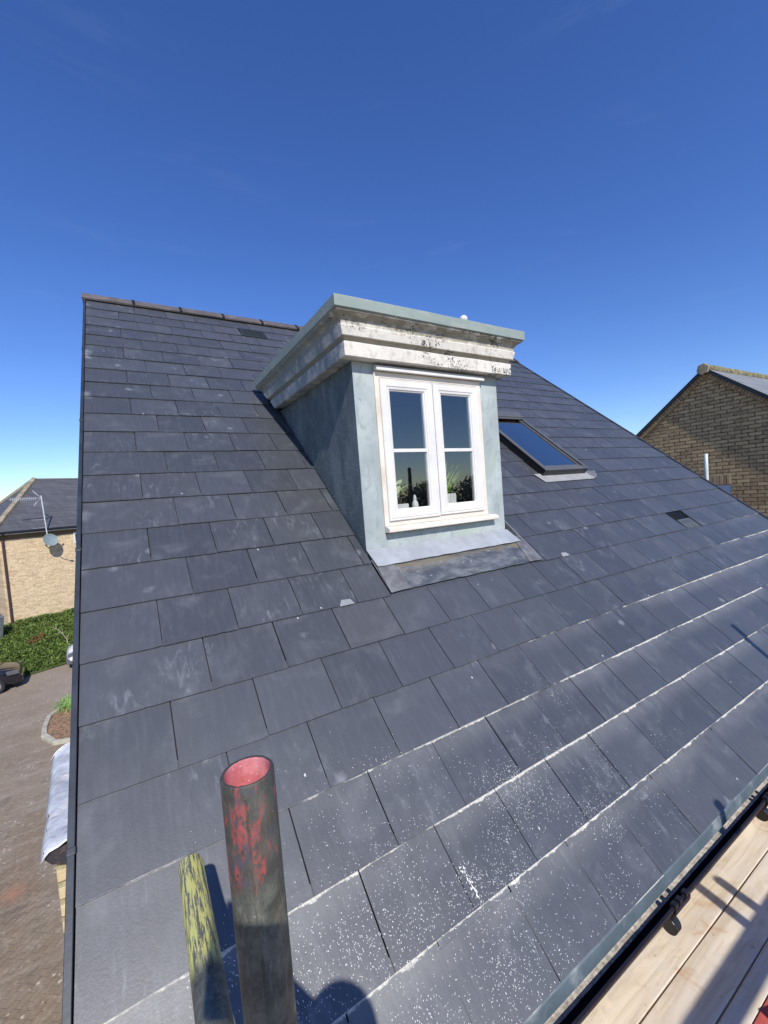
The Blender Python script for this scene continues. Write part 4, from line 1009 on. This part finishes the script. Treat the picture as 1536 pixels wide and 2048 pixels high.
# ------------------------------------------------------------------ cars
M_rub=m_plain('tyre',(.015,.015,.016),.8); M_rim=m_plain('alloy_rim',(.35,.35,.36),.35,.7); M_cg=m_plain('car_glass',(.012,.015,.018),.3,0,.1,5,.0,.004,.15); M_lamp=m_plain('lamp_glass',(.10,.10,.11),.15); M_red=m_plain('tail_lamp',(.35,.02,.02),.2)
def car(name,label,loc,rz,paint,bump_c,Lc=4.1,Wc=1.76,Hc=1.48):
    t=thing(name,label,'car',loc); M=Matrix.Translation(loc)@Matrix.Rotation(rz,4,'Z')
    # stations along x: (x, half width, z bottom, shoulder z, top z)
    def ring(x,hw,z0,zs,zt,tw):
        pts=[]
        sh=[(hw*.80,z0),(hw*.97,z0+.10),(hw,z0+.28),(hw*.985,zs-.10),(hw*.93,zs),(tw+.06,zs+(zt-zs)*.25),(tw,zt-.05),(tw*.8,zt)]
        for (y,z) in sh: pts.append((x,-y,z))
        for (y,z) in sh[::-1]: pts.append((x,y,z))
        return pts
    h=Wc/2; L2=Lc/2
    st=[(-L2,h*.62,.36,.62,.66,.30),(-L2+.08,h*.84,.26,.74,.80,.5),(-L2+.35,h*.96,.20,.84,.90,.6),(-L2+.95,h,.18,.92,1.00,.62),
        (-L2+1.30,h,.18,.95,1.14,.60),(-L2+1.85,h,.18,.96,Hc-.06,.56),(-.05,h,.18,.96,Hc,.56),(.9,h,.18,.97,Hc-.03,.55),(L2-.55,h*.98,.20,.98,Hc-.15,.52),(L2-.20,h*.94,.24,.96,1.12,.50),(L2-.05,h*.84,.30,.86,.95,.48),(L2,h*.7,.36,.70,.76,.42)]
    m=MB(); m.loft([ring(*s) for s in st]); b=m.build('body',paint,t,M,smooth=True); b.modifiers.new('s','SUBSURF').levels=1; b.modifiers['s'].render_levels=1
    for s_ in (-1,1):
        m=MB(); y=s_*(h*.80)
        m.add([(-.78,s_*(h*.945),.985),(1.45,s_*(h*.935),1.0),(1.22,s_*(h*.735),Hc-.13),(-.15,s_*(h*.735),Hc-.11)],[(0,1,2,3)]); m.build('side_window',M_cg,t,M,recalc=False)
    for xs,nm in ((-1,'windscreen'),(1,'rear_window')):
        m=MB()
        if xs<0: m.add([(-1.14,-.66,1.035),(-1.14,.66,1.035),(-.32,.52,Hc-.035),(-.32,-.52,Hc-.035)],[(0,1,2,3)])
        else: m.add([(L2-.19,-.62,1.10),(L2-.19,.62,1.10),(L2-.60,.5,Hc-.13),(L2-.60,-.5,Hc-.13)],[(0,1,2,3)])
        o=m.build(nm,M_cg,t,M,recalc=False); sd=o.modifiers.new('so','SOLIDIFY'); sd.thickness=.03; sd.offset=0
    for x in (-L2+.80,L2-.78):
        for s_ in (-1,1):
            w_o=bpy.data.objects.new('wheel',None); place(w_o,M@Matrix.Translation((x,s_*(h-.10),.31)),t)
            m=MB(); m.tube((0,-.11,0),(0,.11,0),.31,28); m.build('tyre',M_rub,w_o,M@Matrix.Translation((x,s_*(h-.10),.31)),bevel=.03)
            m=MB(); m.tube((0,s_*.105,0),(0,s_*.122,0),.20,24); 
            m.build('rim',M_rim,w_o,M@Matrix.Translation((x,s_*(h-.10),.31)),bevel=.005)
    for s_ in (-1,1):
        m=MB(); m.loft([[(-L2+.03,s_*.50,.60),(-L2+.03,s_*.78,.62),(-L2+.06,s_*.78,.74),(-L2+.10,s_*.52,.72)],[(-L2+.38,s_*.55,.62),(-L2+.40,s_*.90,.66),(-L2+.44,s_*.88,.80),(-L2+.40,s_*.56,.84)]]); m.build('headlight',M_lamp,t,M,bevel=.02)
        m=MB(); m.box(L2-.14,L2-.01,s_*.70-.10,s_*.70+.10,.66,.92); m.build('tail_light',M_red,t,M,bevel=.02)
        m=MB(); m.box(-.72,-.55,s_*(h+.10)-.09,s_*(h+.10)+.09,.98,1.10); m.build('wing_mirror',paint,t,M,bevel=.03)
    m=MB(); m.loft([[(-L2-.03,-.60,.24),(-L2-.03,.60,.24),(-L2-.03,.60,.48),(-L2-.03,-.60,.48)],[(-L2+.30,-h*.93,.22),(-L2+.30,h*.93,.22),(-L2+.30,h*.93,.50),(-L2+.30,-h*.93,.50)]]); m.build('front_bumper',bump_c,t,M,bevel=.04)
    m=MB(); m.box(L2-.25,L2+.03,-h*.8,h*.8,.26,.50); m.build('rear_bumper',bump_c,t,M,bevel=.04)
    return t
def paintm(name,c,metal=.2): 
    t=NT(name); n=t.noise(1.5,3); cc=t.mix(n,tuple(x*.9 for x in c),c); return t.fin(cc,.22,metal,None,.5,Coat_Weight=.8)
car('parked_car','black car parked at the left edge, in front of the green bank',(-6.35,22.25,G),PI+.10,paintm('black_paint',(.010,.012,.018)),paintm('black_bump',(.012,.013,.016)))
car('parked_car','white car half hidden behind the left verge, beside the green bank',(-.90,23.6,G),.12,paintm('white_paint',(.80,.80,.80),0),m_plain('grey_bumper',(.10,.10,.12),.5))

# bare twig above the white car
tw=MB(); p=[Vector((-3.05,25.2,-4.95)),Vector((-3.12,25.4,-4.6)),Vector((-3.3,25.6,-4.30)),Vector((-3.55,25.8,-4.05)),Vector((-3.75,25.9,-3.95))]
tw.pipe(p,[.016,.013,.010,.007,.004],6)
for k,(a,b) in enumerate(((1,(.10,0,.30)),(2,(-.02,.1,.28)),(2,(-.28,0,.02)),(3,(-.03,0,.2)),(3,(-.2,.1,-.05)))): tw.pipe([p[a],p[a]+Vector(b)*.5+Vector((.03,0,.03)),p[a]+Vector(b)],[.008,.006,.003],5)
tag(tw.build('bare_shrub',m_plain('pale_twig',(.42,.36,.28),.9)),'pale leafless stem leaning over the bank behind the white car','shrub')

# ------------------------------------------------------------------ right neighbour: brown brick gable
a_=rad(2); tv=Vector((math.sin(a_),math.cos(a_),0)); nv=Vector((-math.cos(a_),math.sin(a_),0))   # nv points to us
O=Vector((12.655,3.797,0)); zA=3.86
H3=Matrix.Translation((O.x,O.y,0))@Matrix(((-nv.x,tv.x,0,0),(-nv.y,tv.y,0,0),(0,0,1,0),(0,0,0,1)))   # x into the house, y along the gable (away), z up
hr=thing('brick_house','brown brick gabled house with a mossy ridge, behind the right verge','house',tuple(H3@Vector((4.5,0,G))))
sl_=math.tan(rad(38.5)); HW=4.3; ze3=zA-HW*sl_; DP=9.5
M_wallR=M_brickR
# gable wall with a window opening (y -.27..-1.35 , z -.3..0.96 is right of the soldier course)
wy0,wy1,wz0,wz1=-.432,.62,-.35,.965
m=MB()
def zt_(y): return zA-.01-abs(y)*(zA-.01-(ze3+.12*sl_))/(HW-.12)
zt=ze3+.12*sl_; E_=HW-.12
m.add([(0,-E_,G),(0,wy0,G),(0,wy0,zt_(wy0)),(0,-E_,zt)],[(0,1,2,3)]); m.add([(0,wy1,G),(0,E_,G),(0,E_,zt),(0,wy1,zt_(wy1))],[(0,1,2,3)])
m.add([(0,wy0,G),(0,wy1,G),(0,wy1,wz0),(0,wy0,wz0)],[(0,1,2,3)]); m.add([(0,wy0,wz1),(0,wy1,wz1),(0,wy1,zt_(wy1)),(0,0,zA-.01),(0,wy0,zt_(wy0))],[(0,1,2,3,4)])
m.add([(0,-HW+.12,G),(DP,-HW+.12,G),(DP,-HW+.12,zt),(0,-HW+.12,zt)],[(0,1,2,3)]); m.add([(0,HW-.12,G),(DP,HW-.12,G),(DP,HW-.12,zt),(0,HW-.12,zt)],[(0,1,2,3)])
m.add([(DP,-HW+.12,G),(DP,HW-.12,G),(DP,HW-.12,zt),(DP,0,zA-.01),(DP,-HW+.12,zt)],[(0,1,2,3,4)])
for (y0,y1,z0,z1) in ((wy0,wy0,wz0,wz1),(wy1,wy1,wz0,wz1)): m.quad((0,y0,z0),(.1,y0,z0),(.1,y0,z1),(0,y0,z1))
m.quad((0,wy0,wz1),(.1,wy0,wz1),(.1,wy1,wz1),(0,wy1,wz1)); m.quad((0,wy0,wz0),(.1,wy0,wz0),(.1,wy1,wz0),(0,wy1,wz0))
m.build('wall',M_wallR,hr,H3,recalc=False)
m=MB()   # soldier course over the window
y=wy0+.004
rs=random.Random(2)
while y<wy1-.06:
    m.t=rs.random(); m.box(-.008-rs.uniform(0,.004),.02,y+.005,y+.070,.978,1.205); y+=.0765
def sold():
    t=NT('soldier_bricks'); tn=t.attr(); n=t.noise(20,5,.65); c=t.mix(tn,(.30,.20,.11),(.46,.33,.19)); c=t.mix(t.math('MULTIPLY',t.step(n,.45,.7),.5),c,(.30,.25,.17)); return t.fin(c,.9,0,t.bump(n,.7,.01),.15)
m.build('soldier_course',sold(),hr,H3,bevel=.004)
m=MB(); m.box(-.003,-.001,wy0,wy1,.968,1.215); m.build('soldier_mortar',m_plain('pale_mortar',(.33,.27,.17),.9),hr,H3)
# window
m=MB(); m.box(.03,.09,wy0,wy0+.11,wz0,wz1); m.box(.03,.09,wy1-.09,wy1,wz0,wz1); m.box(.03,.09,wy0+.11,wy1-.09,wz1-.15,wz1-.002); m.box(.03,.09,wy0+.11,wy1-.09,wz0,wz0+.09)
wn_=m.build('window',m_plain('blue_white_frame',(.50,.56,.64),.4),hr,H3,bevel=.004)
m=MB(); m.box(.05,.06,wy0+.1105,wy1-.0905,wz0+.0905,wz1-.1505); m.build('pane',M_cg,wn_,H3)
# raking brick corbel along both verges, dark verge line
for sg in (1,-1):
    m=MB(); Ln=HW/math.cos(rad(38.5)); k=0; d=.06
    while d<Ln-.1:
        m.t=rs.random(); c0=d; c1=d+.066
        def rk(dd,off,x): # point at distance dd down the slope and off below it
            yy=dd*math.cos(rad(38.5)); zz=zA-.045-dd*math.sin(rad(38.5)); 
            return (x,sg*(yy-off*math.sin(rad(38.5))),zz-off*math.cos(rad(38.5)))
        vs=[rk(c0,.0,-.062),rk(c1,.0,-.062),rk(c1,.105,-.062),rk(c0,.105,-.062)]; 
        vs+=[(.0,b,c) for a,b,c in vs]; m.add(vs,[(0,1,2,3),(7,6,5,4),(0,4,5,1),(1,5,6,2),(2,6,7,3),(3,7,4,0)]); d+=.0765
    m.build('verge_bricks',sold() if sg==1 else bpy.data.materials['soldier_bricks'],hr,H3,bevel=.003)
    m=MB()
    a0=(-.105,0,zA+.035); 
    pr_=[(-.105,0,zA-.04),(-.105,sg*HW,zA-.04-HW*sl_),(-.105,sg*HW,zA+.045-HW*sl_),(-.105,0,zA+.045)]
    m.prism(pr_,(DP+.2,0,0)); m.build('roof_slope',[M_roofR],hr,H3)
    m=MB(); m.prism([(-.125,sg*.0,zA-.050),(-.125,sg*(HW+.05),zA-.050-(HW+.05)*sl_),(-.125,sg*(HW+.05),zA+.050-(HW+.05)*sl_),(-.125,0,zA+.050)],(.0195,0,0)); m.build('verge_edge',M_black,hr,H3)
m=MB(); k=0; x=-.17
while x<DP+.1:
    m.tube((x,0,zA+.015+rs.uniform(-.01,.01)),(x+.42,0,zA+.02+rs.uniform(-.01,.01)),.115,12); x+=.43
m.build('ridge_tiles',M_moss,hr,H3,bevel=.01)
m=MB(); m.tube((-.185,0,zA-.0),(-.13,0,zA-.0),.145,6); m.build('ridge_end',M_hip,hr,H3,bevel=.01)
# red-framed window reveal at the picture edge
m=MB(); m.box(-.02,.03,-1.38,-1.20,1.9,2.75); m.build('pipe_box',m_plain('maroon',(.12,.03,.03),.6),hr,H3)

# ------------------------------------------------------------------ trees on the far side of the road, behind the scaffold (seen in the panes)
rt=random.Random(4); M_tf=leaf_mat('tree_foliage',(.02,.035,.012),(.06,.09,.03),(.05,.06,.03)); M_tk=m_plain('bark',(.09,.07,.05),.9)
for i in range(9):
    x=8+i*4.4+rt.uniform(-1,1); y=-34+rt.uniform(-3,3); h=rt.uniform(6.8,8.6)
    t=thing('tree','dark tree in the row behind the scaffold, number %s from the west'%('one two three four five six seven eight nine'.split()[i]),'tree',(x,y,G),'row of trees behind the scaffold')
    m=MB(); m.pipe([(x,y,G),(x+.1,y,G+h*.35),(x-.1,y+.1,G+h*.75)],[.25,.18,.06],8)
    for k in range(6):
        a=rt.uniform(0,6.28); m.pipe([(x,y,G+h*(.3+.06*k)),(x+math.cos(a)*1.2,y+math.sin(a)*1.2,G+h*(.45+.06*k)),(x+math.cos(a)*2.2,y+math.sin(a)*2.2,G+h*(.5+.07*k))],[.09,.05,.02],5)
    m.build('trunk',M_tk,t)
    m=MB(); cl=[(rt.gauss(0,1.5),rt.gauss(0,1.5),rt.uniform(.08,.95)*h,rt.uniform(.9,1.8)) for _ in range(40)]
    for _ in range(5000):
        c_=rt.choice(cl); d=Vector((rt.gauss(0,1),rt.gauss(0,1),rt.gauss(0,1))).normalized()*c_[3]*rt.uniform(.5,1)
        p=Vector((x+c_[0],y+c_[1],G+c_[2]))+d; a=Vector((rt.gauss(0,1),rt.gauss(0,1),rt.gauss(0,1))).normalized()*.17; b=a.orthogonal().normalized()*.11
        m.t=rt.random(); m.add([p-a,p+b,p+a,p-b],[(0,1,2,3)])
    m.build('crown',M_tf,t,recalc=False)
